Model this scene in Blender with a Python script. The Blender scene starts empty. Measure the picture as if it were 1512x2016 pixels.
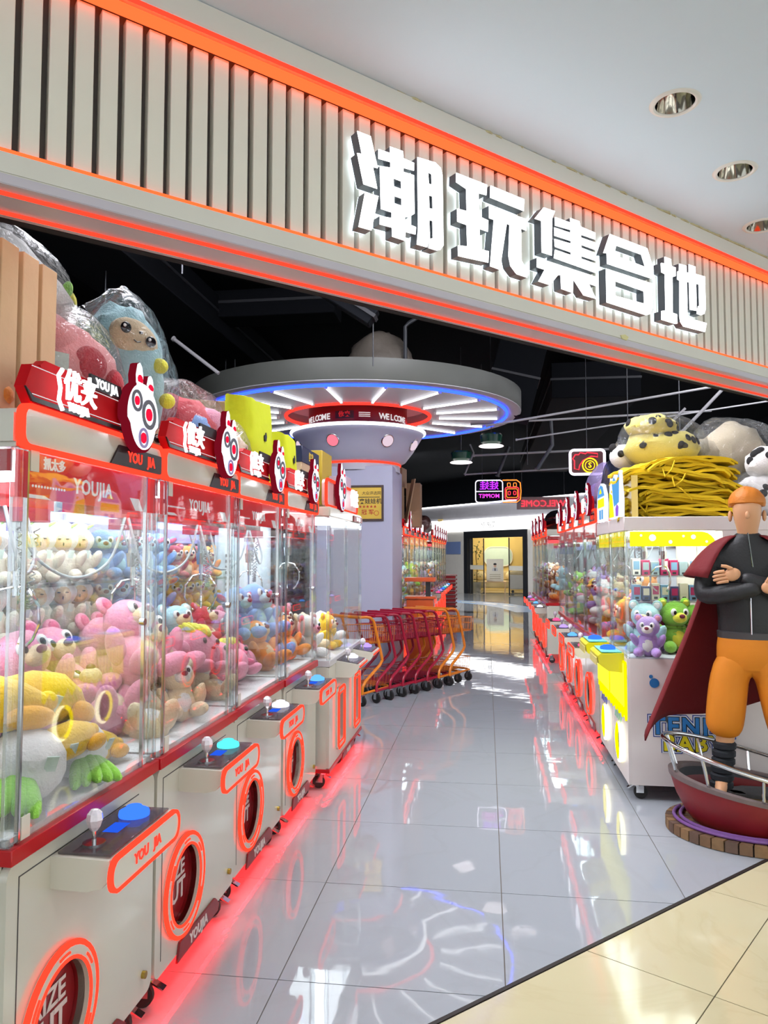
import bpy, bmesh, math, random
from mathutils import Vector, Matrix, Euler, noise
PI = math.pi
R = math.radians
random.seed(7)
scene = bpy.context.scene
C = scene.collection

# ------------------------------------------------------------------ camera
F_PX, CAM_H = 1480.0, 1.55
YAW, PIT = R(7.77), math.atan(83 / F_PX)
cam_d = bpy.data.cameras.new('camera'); cam = bpy.data.objects.new('camera', cam_d); C.objects.link(cam)
cam_d.sensor_fit = 'VERTICAL'; cam_d.sensor_height = 36.0; cam_d.lens = 36.0 * F_PX / 2016.0
cam_d.clip_start = 0.02; cam_d.clip_end = 200
cam.location = (0, 0, CAM_H); cam.rotation_euler = (PI / 2 + PIT, 0, YAW)
scene.camera = cam

# ------------------------------------------------------------------ world, exposure
scene.view_settings.view_transform = 'Standard'
scene.view_settings.look = 'None'
scene.view_settings.gamma = 1.0
scene.view_settings.use_curve_mapping = False
scene.view_settings.exposure = 0.21
world = bpy.data.worlds.new('world'); scene.world = world; world.use_nodes = True
bg = world.node_tree.nodes['Background']
bg.inputs[0].default_value = (0.88, 0.94, 1.0, 1); bg.inputs[1].default_value = 1.55
cy = scene.cycles
cy.use_denoising = True
cy.max_bounces = 7; cy.diffuse_bounces = 2; cy.glossy_bounces = 3; cy.transmission_bounces = 3
cy.use_adaptive_sampling = True; cy.adaptive_threshold = 0.09; cy.adaptive_min_samples = 8
cy.transparent_max_bounces = 26; cy.caustics_reflective = False; cy.caustics_refractive = False
cy.sample_clamp_indirect = 4.0; cy.blur_glossy = 0.5

def area_lamp(name, loc, sx, sy, power, col=(1, 1, 1), rot=(0, 0, 0)):
    l = bpy.data.lights.new(name, 'AREA'); l.shape = 'RECTANGLE'; l.size = sx; l.size_y = sy
    l.energy = power; l.color = col
    o = bpy.data.objects.new(name, l); C.objects.link(o); o.location = loc; o.rotation_euler = rot
    return o
# added warm white fill lamps under the mall ceiling, out of view
area_lamp('added_mall_fill', (1.0, -1.2, 3.05), 2.4, 0.5, 26, (1.0, 0.96, 0.84))
area_lamp('added_mall_fill', (3.2, 1.0, 3.05), 2.4, 0.5, 26, (1.0, 0.96, 0.84))
# added fill lamps that brighten the shop inside, placed where the camera misses them
for xx, yy, pw, tl in ((0.3, 5.2, 105, 28), (-2.2, 4.2, 110, 15), (-0.6, 3.3, 60, 0), (3.2, 8.0, 110, 20), (5.3, 12.0, 90, 0), (5.6, 16.0, 90, 0)):
    area_lamp('added_shop_fill', (xx, yy, 4.2), 1.2, 1.2, pw, (0.93, 0.93, 1.0), (R(tl), 0, 0))
# added unseen lamps to brighten the far shop front and floor
area_lamp('added_corridor_fill', (4.8, 25.0, 4.3), 2.0, 2.0, 200, (0.95, 0.96, 1.0), (0, R(25), 0))
area_lamp('added_corridor_fill', (-3.3, 22.5, 4.3), 1.4, 1.4, 420, (0.97, 0.97, 1.0), (R(25), R(-20), 0))

# ------------------------------------------------------------------ materials
def lin(c):
    def f(v):
        v = v / 255.0
        return v / 12.92 if v <= 0.04045 else ((v + 0.055) / 1.055) ** 2.4
    return (f(c[0]), f(c[1]), f(c[2]), 1.0)
MATS = {}
def M(name, col, rough=0.5, metal=0.0, spec=0.5, var=0.06, vs=6.0, bump=0.0, bs=60.0, coat=0.0, sheen=0.0):
    """Principled material whose colour varies a little by a noise texture; bump for fine relief."""
    if name in MATS: return MATS[name]
    m = bpy.data.materials.new(name); m.use_nodes = True
    nt = m.node_tree; b = nt.nodes['Principled BSDF']
    c = lin(col)
    tc = nt.nodes.new('ShaderNodeTexCoord')
    if var > 0:
        n = nt.nodes.new('ShaderNodeTexNoise'); n.inputs['Scale'].default_value = vs; n.inputs['Detail'].default_value = 3
        nt.links.new(tc.outputs['Object'], n.inputs['Vector'])
        mx = nt.nodes.new('ShaderNodeMix'); mx.data_type = 'RGBA'
        mx.inputs[6].default_value = tuple(min(1, v * (1 + var)) for v in c[:3]) + (1,)
        mx.inputs[7].default_value = tuple(v * (1 - var) for v in c[:3]) + (1,)
        nt.links.new(n.outputs['Fac'], mx.inputs[0]); nt.links.new(mx.outputs[2], b.inputs['Base Color'])
    else:
        b.inputs['Base Color'].default_value = c
    b.inputs['Roughness'].default_value = rough; b.inputs['Metallic'].default_value = metal
    b.inputs['Specular IOR Level'].default_value = spec
    if coat: b.inputs['Coat Weight'].default_value = coat; b.inputs['Coat Roughness'].default_value = 0.05
    if sheen: b.inputs['Sheen Weight'].default_value = sheen
    if bump > 0:
        n2 = nt.nodes.new('ShaderNodeTexNoise'); n2.inputs['Scale'].default_value = bs; n2.inputs['Detail'].default_value = 4
        nt.links.new(tc.outputs['Object'], n2.inputs['Vector'])
        bp = nt.nodes.new('ShaderNodeBump'); bp.inputs['Strength'].default_value = bump; bp.inputs['Distance'].default_value = 0.01
        nt.links.new(n2.outputs['Fac'], bp.inputs['Height']); nt.links.new(bp.outputs[0], b.inputs['Normal'])
    MATS[name] = m
    return m
def E(name, rgb, strength, sample=True):
    """Emission of a lamp, LED strip or lit sign; rgb is linear."""
    if name in MATS: return MATS[name]
    m = bpy.data.materials.new(name); m.use_nodes = True
    nt = m.node_tree; nt.nodes.remove(nt.nodes['Principled BSDF'])
    e = nt.nodes.new('ShaderNodeEmission'); e.inputs[0].default_value = (*rgb, 1); e.inputs[1].default_value = strength
    nt.links.new(e.outputs[0], nt.nodes['Material Output'].inputs[0])
    if not sample: m.cycles.emission_sampling = 'NONE'
    MATS[name] = m
    return m
def glass_mat(name, tint=(1, 1, 1), base=0.025, edge=0.34, rough=0.02, haze=0.0, hazecol=(230, 235, 240), bump=0.0):
    """Clear sheet: mostly transparent, mirror-like towards grazing angles, a little haze for plastic film."""
    if name in MATS: return MATS[name]
    m = bpy.data.materials.new(name); m.use_nodes = True
    nt = m.node_tree; nt.nodes.remove(nt.nodes['Principled BSDF'])
    tr = nt.nodes.new('ShaderNodeBsdfTransparent'); tr.inputs[0].default_value = (*tint, 1)
    gl = nt.nodes.new('ShaderNodeBsdfGlossy'); gl.inputs['Roughness'].default_value = rough
    lw = nt.nodes.new('ShaderNodeFresnel'); lw.inputs[0].default_value = 1.45
    mp = nt.nodes.new('ShaderNodeMapRange'); mp.inputs['From Min'].default_value = 0.03; mp.inputs['From Max'].default_value = 1.0
    mp.inputs['To Min'].default_value = base; mp.inputs['To Max'].default_value = edge
    nt.links.new(lw.outputs[0], mp.inputs[0])
    mix = nt.nodes.new('ShaderNodeMixShader'); nt.links.new(mp.outputs[0], mix.inputs[0])
    nt.links.new(tr.outputs[0], mix.inputs[1]); nt.links.new(gl.outputs[0], mix.inputs[2])
    last = mix
    if haze > 0:
        df = nt.nodes.new('ShaderNodeBsdfDiffuse'); df.inputs[0].default_value = lin(hazecol)
        mix2 = nt.nodes.new('ShaderNodeMixShader'); mix2.inputs[0].default_value = haze
        nt.links.new(mix.outputs[0], mix2.inputs[1]); nt.links.new(df.outputs[0], mix2.inputs[2]); last = mix2
    if bump > 0:
        tc = nt.nodes.new('ShaderNodeTexCoord'); n = nt.nodes.new('ShaderNodeTexNoise'); n.inputs['Scale'].default_value = 14
        n.inputs['Detail'].default_value = 5; n.inputs['Distortion'].default_value = 1.5
        nt.links.new(tc.outputs['Object'], n.inputs['Vector'])
        bp = nt.nodes.new('ShaderNodeBump'); bp.inputs['Strength'].default_value = bump; bp.inputs['Distance'].default_value = 0.03
        nt.links.new(n.outputs['Fac'], bp.inputs['Height']); nt.links.new(bp.outputs[0], gl.inputs['Normal']); nt.links.new(bp.outputs[0], lw.inputs['Normal'])
    nt.links.new(last.outputs[0], nt.nodes['Material Output'].inputs[0])
    MATS[name] = m
    return m
def tile_mat(name, col, vein, rough, wav=0.02):
    """Polished porcelain: faint veins by a distorted noise, low roughness, slow ripples in the polish."""
    m = bpy.data.materials.new(name); m.use_nodes = True
    nt = m.node_tree; b = nt.nodes['Principled BSDF']
    tc = nt.nodes.new('ShaderNodeTexCoord'); ge = nt.nodes.new('ShaderNodeNewGeometry')
    n = nt.nodes.new('ShaderNodeTexNoise'); n.inputs['Scale'].default_value = 1.3; n.inputs['Detail'].default_value = 6; n.inputs['Distortion'].default_value = 1.2
    nt.links.new(ge.outputs['Position'], n.inputs['Vector'])
    cr = nt.nodes.new('ShaderNodeValToRGB'); el = cr.color_ramp.elements
    el[0].position = 0.47; el[0].color = lin(col); el[1].position = 0.53; el[1].color = lin(col)
    x = cr.color_ramp.elements.new(0.5); x.color = lin(vein)
    nt.links.new(n.outputs['Fac'], cr.inputs[0]); nt.links.new(cr.outputs[0], b.inputs['Base Color'])
    b.inputs['Roughness'].default_value = rough; b.inputs['IOR'].default_value = 1.52
    n2 = nt.nodes.new('ShaderNodeTexNoise'); n2.inputs['Scale'].default_value = 5.5; n2.inputs['Detail'].default_value = 1
    nt.links.new(ge.outputs['Position'], n2.inputs['Vector'])
    bp = nt.nodes.new('ShaderNodeBump'); bp.inputs['Strength'].default_value = wav; bp.inputs['Distance'].default_value = 0.05
    nt.links.new(n2.outputs['Fac'], bp.inputs['Height']); nt.links.new(bp.outputs[0], b.inputs['Normal'])
    MATS[name] = m
    return m

WHITE = M('white_enamel', (196, 193, 178), 0.16, coat=0.35, var=0.02)
RED = M('red_paint', (176, 12, 22), 0.3, var=0.04)
DRED = M('dark_red_panel', (120, 14, 20), 0.3)
BLACK = M('black_plastic', (24, 24, 28), 0.35)
DGREY = M('dark_grey', (62, 60, 62), 0.45)
CHROME = M('chrome', (205, 205, 205), 0.12, metal=1.0, var=0.02)
BRASS = M('brass', (180, 150, 70), 0.25, metal=1.0)
RUBBER = M('rubber', (30, 28, 28), 0.6)
GLASS = glass_mat('clear_acrylic', (0.985, 0.995, 0.99))
ACRYL = glass_mat('acrylic_post', (0.90, 0.93, 0.93), 0.12, 0.7)
FILM = glass_mat('plastic_film', (0.96, 0.97, 0.97), 0.04, 0.4, 0.14, 0.03, bump=0.7)
LED_RED = E('led_red', (1.0, 0.035, 0.016), 2.1)
LED_UNDER = E('led_underglow', (1.0, 0.004, 0.006), 42.0)
LED_RED_DIM = E('led_red_dim', (1.0, 0.03, 0.02), 2.2)
LED_ORANGE = E('led_orange', (1.0, 0.10, 0.025), 1.9)
LED_WHITE = E('led_white', (0.95, 0.97, 1.0), 4.5)
LED_TUBE = E('led_tube_white', (0.97, 0.98, 1.0), 2.6)
LED_BLUE = E('led_blue', (0.016, 0.05, 1.0), 5.0)
LED_YELLOW = E('led_yellow', (1.0, 0.88, 0.0), 1.25)
LIT_WHITE = E('lit_acrylic_white', (0.93, 0.95, 1.0), 1.6, False)
LIT_RED = E('lit_text_red', (1.0, 0.05, 0.03), 1.3, False)
LIT_TEXT = E('lit_text_white', (0.95, 0.96, 1.0), 1.5, False)
CAB_LIGHT = E('cabinet_light', (0.86, 0.93, 1.0), 8.5)
CAB_LIGHT_Y = E('cabinet_light_warm', (0.93, 1.0, 0.88), 9.0)

# ------------------------------------------------------------------ mesh helpers
class MB:
    def __init__(s): s.v = []; s.f = []; s.mi = []; s.cur = 0
    def add(s, vs, fs):
        o = len(s.v); s.v += [tuple(p) for p in vs]
        for f in fs: s.f.append(tuple(i + o for i in f)); s.mi.append(s.cur)
        return s
    def box(s, x0, x1, y0, y1, z0, z1):
        return s.add([(x0,y0,z0),(x1,y0,z0),(x1,y1,z0),(x0,y1,z0),(x0,y0,z1),(x1,y0,z1),(x1,y1,z1),(x0,y1,z1)],
                     [(0,3,2,1),(4,5,6,7),(0,1,5,4),(1,2,6,5),(2,3,7,6),(3,0,4,7)])
    def obox(s, c, sz, rot):
        m = Euler(rot).to_matrix(); hx, hy, hz = sz[0]/2, sz[1]/2, sz[2]/2
        P = [Vector(c) + m @ Vector(p) for p in ((-hx,-hy,-hz),(hx,-hy,-hz),(hx,hy,-hz),(-hx,hy,-hz),(-hx,-hy,hz),(hx,-hy,hz),(hx,hy,hz),(-hx,hy,hz))]
        return s.add(P, [(0,3,2,1),(4,5,6,7),(0,1,5,4),(1,2,6,5),(2,3,7,6),(3,0,4,7)])
    def prism(s, poly, y0, y1, axis='y'):
        """2-D outline (x,z) pushed from y0 (front) to y1."""
        n = len(poly)
        mp = (lambda p, t: (p[0], t, p[1])) if axis == 'y' else ((lambda p, t: (p[0], p[1], t)) if axis == 'z' else (lambda p, t: (t, p[0], p[1])))
        vs = [mp(p, y0) for p in poly] + [mp(p, y1) for p in poly]
        fs = [tuple(range(n)), tuple(range(2*n-1, n-1, -1))]
        fs += [(i, i + n, (i+1) % n + n, (i+1) % n) for i in range(n)]
        return s.add(vs, fs)
    def frame(s, po, pi, y0, y1):
        """ring between two outlines of the same count"""
        n = len(po)
        vs = [(p[0], y0, p[1]) for p in po] + [(p[0], y0, p[1]) for p in pi] + [(p[0], y1, p[1]) for p in po] + [(p[0], y1, p[1]) for p in pi]
        fs = []
        for i in range(n):
            j = (i+1) % n
            fs += [(i, j, n+j, n+i), (2*n+j, 2*n+i, 3*n+i, 3*n+j), (i, 2*n+i, 2*n+j, j), (n+j, 3*n+j, 3*n+i, n+i)]
        return s.add(vs, fs)
    def cyl(s, p0, p1, r0, r1=None, n=16, caps=True):
        r1 = r0 if r1 is None else r1
        p0 = Vector(p0); p1 = Vector(p1); d = (p1 - p0)
        q = d.to_track_quat('Z', 'Y'); vs = []
        for p, r in ((p0, r0), (p1, r1)):
            for i in range(n):
                a = 2*PI*i/n; vs.append(p + q @ Vector((r*math.cos(a), r*math.sin(a), 0)))
        fs = [(i, (i+1) % n, n+(i+1) % n, n+i) for i in range(n)]
        if caps: fs += [tuple(range(n-1, -1, -1)), tuple(range(n, 2*n))]
        return s.add(vs, fs)
    def tube(s, path, r, n=8, closed=False):
        P = [Vector(p) for p in path]; k = len(P); vs = []; up = None
        rr = r if isinstance(r, (list, tuple)) else [r]*k
        for i in range(k):
            if closed: t = P[(i+1) % k] - P[i-1]
            else: t = P[min(i+1, k-1)] - P[max(i-1, 0)]
            t.normalize()
            if up is None:
                up = Vector((0,0,1)) if abs(t.z) < 0.9 else Vector((1,0,0))
            b = t.cross(up)
            if b.length < 1e-6: b = t.orthogonal()
            b.normalize(); up = b.cross(t).normalized()
            for j in range(n):
                a = 2*PI*j/n; vs.append(P[i] + (b*math.cos(a) + up*math.sin(a))*rr[i])
        fs = []
        for i in range(k if closed else k-1):
            for j in range(n):
                i2 = (i+1) % k
                fs.append((i*n+j, i*n+(j+1) % n, i2*n+(j+1) % n, i2*n+j))
        if not closed: fs += [tuple(range(n-1, -1, -1)), tuple(range((k-1)*n, k*n))]
        return s.add(vs, fs)
    def ell(s, c, r, nu=14, nv=9, rot=(0,0,0), lump=0.0, seed=0.0):
        m = Euler(rot).to_matrix(); c = Vector(c)
        if not isinstance(r, (list, tuple)): r = (r, r, r)
        vs = [c + m @ Vector((0, 0, -r[2]))]
        for i in range(1, nv):
            th = PI*i/nv - PI/2
            for j in range(nu):
                a = 2*PI*j/nu
                d = Vector((math.cos(th)*math.cos(a), math.cos(th)*math.sin(a), math.sin(th)))
                k = 1 + (lump * noise.noise(d*2.2 + Vector((seed, seed*1.7, 0))) if lump else 0)
                vs.append(c + m @ Vector((d.x*r[0]*k, d.y*r[1]*k, d.z*r[2]*k)))
        vs.append(c + m @ Vector((0, 0, r[2]))); t = len(vs)-1
        fs = [(0, 1+(j+1) % nu, 1+j) for j in range(nu)]
        for i in range(nv-2):
            for j in range(nu):
                a = 1+i*nu; b = a+nu
                fs.append((a+j, a+(j+1) % nu, b+(j+1) % nu, b+j))
        a = 1+(nv-2)*nu
        fs += [(a+j, a+(j+1) % nu, t) for j in range(nu)]
        return s.add(vs, fs)
    def lathe(s, prof, n=32, c=(0,0,0), ex=1.0, ey=1.0):
        vs = []
        for r, z in prof:
            for j in range(n):
                a = 2*PI*j/n; vs.append((c[0]+ex*r*math.cos(a), c[1]+ey*r*math.sin(a), c[2]+z))
        fs = []
        for i in range(len(prof)-1):
            for j in range(n): fs.append((i*n+j, i*n+(j+1) % n, (i+1)*n+(j+1) % n, (i+1)*n+j))
        return s.add(vs, fs)
    def torus(s, c, Rr, r, axis='y', n=40, k=8, squash=1.0):
        P = []
        for i in range(n):
            a = 2*PI*i/n; x, y = Rr*math.cos(a), Rr*math.sin(a)
            P.append((c[0]+x, c[1], c[2]+y) if axis == 'y' else ((c[0]+x, c[1]+y, c[2]) if axis == 'z' else (c[0], c[1]+x, c[2]+y)))
        return s.tube(P, r, k, True)
    def mesh(s, name, mats, smooth=True, bevel=0.0, seg=2):
        me = bpy.data.meshes.new(name); me.from_pydata(s.v, [], s.f)
        if not isinstance(mats, (list, tuple)): mats = [mats]
        for m in mats: me.materials.append(m)
        if len(mats) > 1: me.polygons.foreach_set('material_index', s.mi)
        bm = bmesh.new(); bm.from_mesh(me)
        bmesh.ops.recalc_face_normals(bm, faces=bm.faces)
        if bevel > 0:
            es = [e for e in bm.edges if len(e.link_faces) == 2 and e.calc_face_angle(0) > 0.6]
            bmesh.ops.bevel(bm, geom=es, offset=bevel, segments=seg, affect='EDGES', clamp_overlap=True)
        bm.to_mesh(me); bm.free()
        if smooth:
            me.polygons.foreach_set('use_smooth', [True]*len(me.polygons))
            try: me.set_sharp_from_angle(angle=R(38))
            except Exception: pass
        me.update()
        return me
    def build(s, name, mats, parent=None, smooth=True, bevel=0.0, seg=2, loc=(0,0,0), rot=(0,0,0)):
        return link(name, s.mesh(name, mats, smooth, bevel, seg), parent, loc, rot)
def link(name, data, parent=None, loc=(0,0,0), rot=(0,0,0)):
    o = bpy.data.objects.new(name, data); C.objects.link(o)
    if parent is not None: o.parent = parent
    o.location = loc; o.rotation_euler = rot
    return o
def tag(o, label=None, cat=None, group=None, kind=None):
    if label: o['label'] = label
    if cat: o['category'] = cat
    if group: o['group'] = group
    if kind: o['kind'] = kind
    return o
def thing(name, label, cat, loc=(0,0,0), rotz=0.0, group=None):
    return tag(link(name, None, None, loc, (0, 0, rotz)), label, cat, group)
def struct(o, label=None):
    o['kind'] = 'structure'
    if label: o['label'] = label
    return o
KIDS = {}
def kids(o): return [c for c in bpy.data.objects if c.parent == o]
def snapshot(o):
    ch = kids(o); return (o, [(c, [(g, []) for g in kids(c)]) for c in ch])
def dup(snap, loc, rotz, label=None, group=None, scale=None, rot=None, skip=()):
    src, ch = snap
    r = src.copy(); C.objects.link(r); r.location = loc; r.rotation_euler = rot if rot else (0, 0, rotz)
    if scale: r.scale = (scale,)*3 if not isinstance(scale, (tuple, list)) else scale
    if label: r['label'] = label
    if group: r['group'] = group
    for c, gs in ch:
        if c.name.split('.')[0] in skip: continue
        c2 = c.copy(); C.objects.link(c2); c2.parent = r
        for g, _ in gs:
            g2 = g.copy(); C.objects.link(g2); g2.parent = c2
    return r
def rrect(x0, x1, z0, z1, r, n=5):
    P = []
    for cx, cz, a0 in ((x1-r, z1-r, 0), (x0+r, z1-r, 90), (x0+r, z0+r, 180), (x1-r, z0+r, 270)):
        for i in range(n+1):
            a = R(a0 + 90*i/n); P.append((cx+r*math.cos(a), cz+r*math.sin(a)))
    return P
def circ(cx, cz, r, n=32, a0=0.0): return [(cx+r*math.cos(a0+2*PI*i/n), cz+r*math.sin(a0+2*PI*i/n)) for i in range(n)]
def plate_with_holes(outer, holes, y0, y1):
    """flat plate (x,z) with holes, thickness y0..y1, as an MB"""
    bm = bmesh.new(); es = []
    loops = [outer] + holes
    for L in loops:
        vs = [bm.verts.new((p[0], y0, p[1])) for p in L]
        es += [bm.edges.new((vs[i], vs[(i+1) % len(vs)])) for i in range(len(vs))]
    bmesh.ops.triangle_fill(bm, use_beauty=True, use_dissolve=False, edges=es, normal=(0, -1, 0))
    bm.verts.index_update(); bm.faces.ensure_lookup_table()
    m = MB(); V = [v.co[:] for v in bm.verts]; n = len(V)
    fs = [tuple(v.index for v in f.verts) for f in bm.faces]
    bm.free()
    vs = V + [(p[0], y1, p[2]) for p in V]
    allf = fs + [tuple(i+n for i in reversed(f)) for f in fs]
    o = 0
    for L in loops:
        k = len(L)
        allf += [(o+i, o+(i+1) % k, n+o+(i+1) % k, n+o+i) for i in range(k)]
        o += k
    return m.add(vs, allf)
TEXTS = {}
def text_mesh(txt, size, mat, depth=0.001, offset=0.0, align='CENTER', space=1.0, shear=0.0, flip=False):
    key = (txt, size, mat.name, depth, offset, align, space, shear, flip)
    if key in TEXTS: return TEXTS[key]
    cu = bpy.data.curves.new('lettering', 'FONT'); cu.body = txt; cu.size = size; cu.extrude = depth; cu.offset = offset
    cu.align_x = align; cu.align_y = 'CENTER'; cu.space_character = space; cu.shear = shear; cu.resolution_u = 2
    ob = bpy.data.objects.new('lettering', cu); C.objects.link(ob)
    dg = bpy.context.evaluated_depsgraph_get()
    me = bpy.data.meshes.new_from_object(ob.evaluated_get(dg))
    C.objects.unlink(ob); bpy.data.objects.remove(ob); bpy.data.curves.remove(cu)
    me.materials.clear(); me.materials.append(mat)
    if flip:
        for v in me.vertices: v.co.x = -v.co.x
        me.flip_normals()
    TEXTS[key] = me
    return me
def text(txt, size, mat, parent, loc, rot=(PI/2, 0, 0), name='lettering', sx=1.0, **kw):
    o = link(name, text_mesh(txt, size, mat, **kw), parent, loc, rot)
    if sx != 1.0: o.scale = (sx, 1, 1)
    return o
ORD = ['first', 'second', 'third', 'fourth', 'fifth', 'sixth', 'seventh', 'eighth', 'ninth', 'tenth', 'eleventh', 'twelfth', 'thirteenth', 'fourteenth', 'fifteenth', 'sixteenth', 'seventeenth', 'eighteenth', 'nineteenth', 'twentieth']
# ================================================================== SETTING
FAC_ANG = R(46.3); FP = (0.55, 3.30)
FD = (math.sin(FAC_ANG), math.cos(FAC_ANG)); FN = (FD[1], -FD[0])      # along the shop front, outward normal
FAC_ROT = PI/2 - FAC_ANG
def fac(s, y=0.0, z=0.0): return (FP[0] + FD[0]*s - FN[0]*y, FP[1] + FD[1]*s - FN[1]*y, z)

# --- floors: shop tiles run with the aisle, mall tiles at another angle, clipped at the threshold
THR_P, THR_A = (0.55, 3.30), R(45.39)
TD = (math.sin(THR_A), math.cos(THR_A)); TN = (TD[1], -TD[0])
def clip(poly, off, sign):
    out = []
    def side(p): return sign*(((p[0]-THR_P[0])*TN[0] + (p[1]-THR_P[1])*TN[1]) - off)
    for i in range(len(poly)):
        a, b = poly[i], poly[(i+1) % len(poly)]; da, db = side(a), side(b)
        if da >= 0: out.append(a)
        if (da >= 0) != (db >= 0):
            t = da/(da-db); out.append((a[0]+(b[0]-a[0])*t, a[1]+(b[1]-a[1])*t))
    return out
TILE_SHOP = tile_mat('shop_tile', (160, 165, 171), (158, 163, 168), 0.03, 0.014)
TILE_MALL = tile_mat('mall_tile', (203, 194, 158), (199, 189, 152), 0.09, 0.02)
GROUT = M('grout', (120, 112, 104), 0.8)
floor = struct(MB().prism([(-5, -2), (7, -2), (7, 39), (-5, 39)], -0.10, -0.0045, 'z').build('floor', GROUT, None, False), 'polished pale grey tile floor of the shop')
pitch, gap = 0.82, 0.0022
whole = MB().prism([(gap, gap), (pitch-gap, gap), (pitch-gap, pitch-gap), (gap, pitch-gap)], -0.0045, 0, 'z').mesh('tile', TILE_SHOP, False)
X0, Y0 = -0.765, 2.755
rt = random.Random(3)
for i in range(-4, 8):
    for j in range(-5, 27):
        x, y = X0+i*pitch, Y0+j*pitch
        q = [(x+gap, y+gap), (x+pitch-gap, y+gap), (x+pitch-gap, y+pitch-gap), (x+gap, y+pitch-gap)]
        cl = clip(q, -0.012, -1)
        if len(cl) < 3: continue
        tilt = (rt.uniform(-.0006, .0006), rt.uniform(-.0006, .0006), 0)
        if len(cl) == 4 and all(abs(a[0]-b[0]) + abs(a[1]-b[1]) < 1e-6 for a, b in zip(cl, q)):
            link('tile', whole, floor, (x, y, 0), tilt)
        else:
            MB().prism([(p[0]-x, p[1]-y) for p in cl], -0.0045, 0, 'z').build('tile', TILE_SHOP, floor, False, loc=(x, y, 0))
# beyond the tiles built one by one the corridor floor goes on
mb = MB().prism([(-5, Y0+27*pitch), (7, Y0+27*pitch), (7, 39), (-5, 39)], -0.0045, 0, 'z').build('corridor_paving', TILE_SHOP, floor, False)
floor_mall = struct(MB().prism([(-6, -8), (9, -8), (9, 8), (-6, 8)][0:0] + [fac(-8, 0.012)[:2], fac(8, 0.012)[:2], fac(8, -8)[:2], fac(-8, -8)[:2]], -0.10, -0.0046, 'z').build('floor_mall', GROUT, None, False), 'glossy beige tile floor of the mall corridor')
ma = R(32.3); mp_ = 0.86
mx, my = (math.sin(ma), math.cos(ma)), (math.cos(ma), -math.sin(ma))
ORG = (0.78, 2.86)
for i in range(-5, 6):
    for j in range(-2, 7):
        q = []
        for a, b in ((gap, gap), (mp_-gap, gap), (mp_-gap, mp_-gap), (gap, mp_-gap)):
            q.append((ORG[0] + mx[0]*(i*mp_+a) + my[0]*(j*mp_+b - mp_), ORG[1] + mx[1]*(i*mp_+a) + my[1]*(j*mp_+b - mp_)))
        cl = clip(q, 0.012, 1)
        if len(cl) < 3: continue
        c0 = cl[0]
        MB().prism([(p[0]-c0[0], p[1]-c0[1]) for p in cl], -0.0045, 0, 'z').build('tile', TILE_MALL, floor_mall, False, loc=(*c0, 0))
MB().prism([(THR_P[0]+TD[0]*a+TN[0]*b, THR_P[1]+TD[1]*a+TN[1]*b) for a, b in ((-5, -.010), (5, -.010), (5, .006), (-5, .006))], -0.004, 0.0008, 'z').build('trim_1', M('threshold_strip', (38, 32, 28), 0.5), None, False)
struct(bpy.data.objects['trim_1'], 'thin dark brown threshold strip across the entrance')

# --- shop front: slatted fascia with LED lines, white character sign, soffit
FAS = M('fascia_grey', (216, 213, 202), 0.42, var=0.03)
SLATM = M('slat_grey', (228, 224, 209), 0.4, var=0.03)
GROOVE = M('groove_dark', (84, 78, 74), 0.6)
wf = struct(link('wall_front', None, None, (FP[0], FP[1], 0), (0, 0, FAC_ROT)), 'grey slatted shop fascia with red LED lines over the entrance')
S0, S1 = -3.7, 3.4
MB().box(S0, S1, 0.030, 0.20, 2.50, 3.10).build('backing_board', GROOVE, wf, False)
sl = MB().box(0, 0.0455, 0, 0.0302, 2.53, 3.005).mesh('slat', SLATM, True, 0.0015, 1)
k = 0
while -2.345 - 20*0.0637 + k*0.0637 < S1:
    link('slat', sl, wf, (-2.345 - 20*0.0637 + k*0.0637, 0, 0)); k += 1
MB().box(S0, S1, -0.045, 0.19, 3.035, 3.115).build('top_board', FAS, wf, True, 0.003)
MB().box(S0, S1, -0.018, 0.19, 2.478, 2.533).build('bottom_board', FAS, wf, True, 0.003)
MB().cyl((S0, -0.022, 3.012), (S1, -0.022, 3.012), 0.017, n=10).build('led_line', LED_ORANGE, wf)
MB().box(S0, S1, -0.049, -0.044, 3.026, 3.037).build('led_line', LED_RED, wf)
MB().box(S0, S1, -0.014, 0.002, 2.534, 2.5425).build('led_line', LED_ORANGE, wf)
SOFF = M('soffit_lilac', (196, 190, 198), 0.35)
MB().box(S0, S1, -0.018, 0.215, 2.452, 2.478).build('soffit_board', SOFF, wf, True, 0.002)
for y in (0.030, 0.150):
    MB().box(S0, S1, y-0.007, y+0.007, 2.446, 2.4515).build('led_line', LED_RED, wf)
MB().box(S0, S1, 0.19, 0.22, 2.45, 4.6).build('upper_board', M('upper_black', (8, 8, 11), 0.85), wf, False)
# paint flake still stuck on the lower board
MB().prism([(0.02,2.492),(0.05,2.50),(0.075,2.492),(0.06,2.475),(0.03,2.478)], -0.022, -0.0185).build('tape_scrap', M('cream_tape', (214, 206, 150), 0.7), wf, False)

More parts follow.
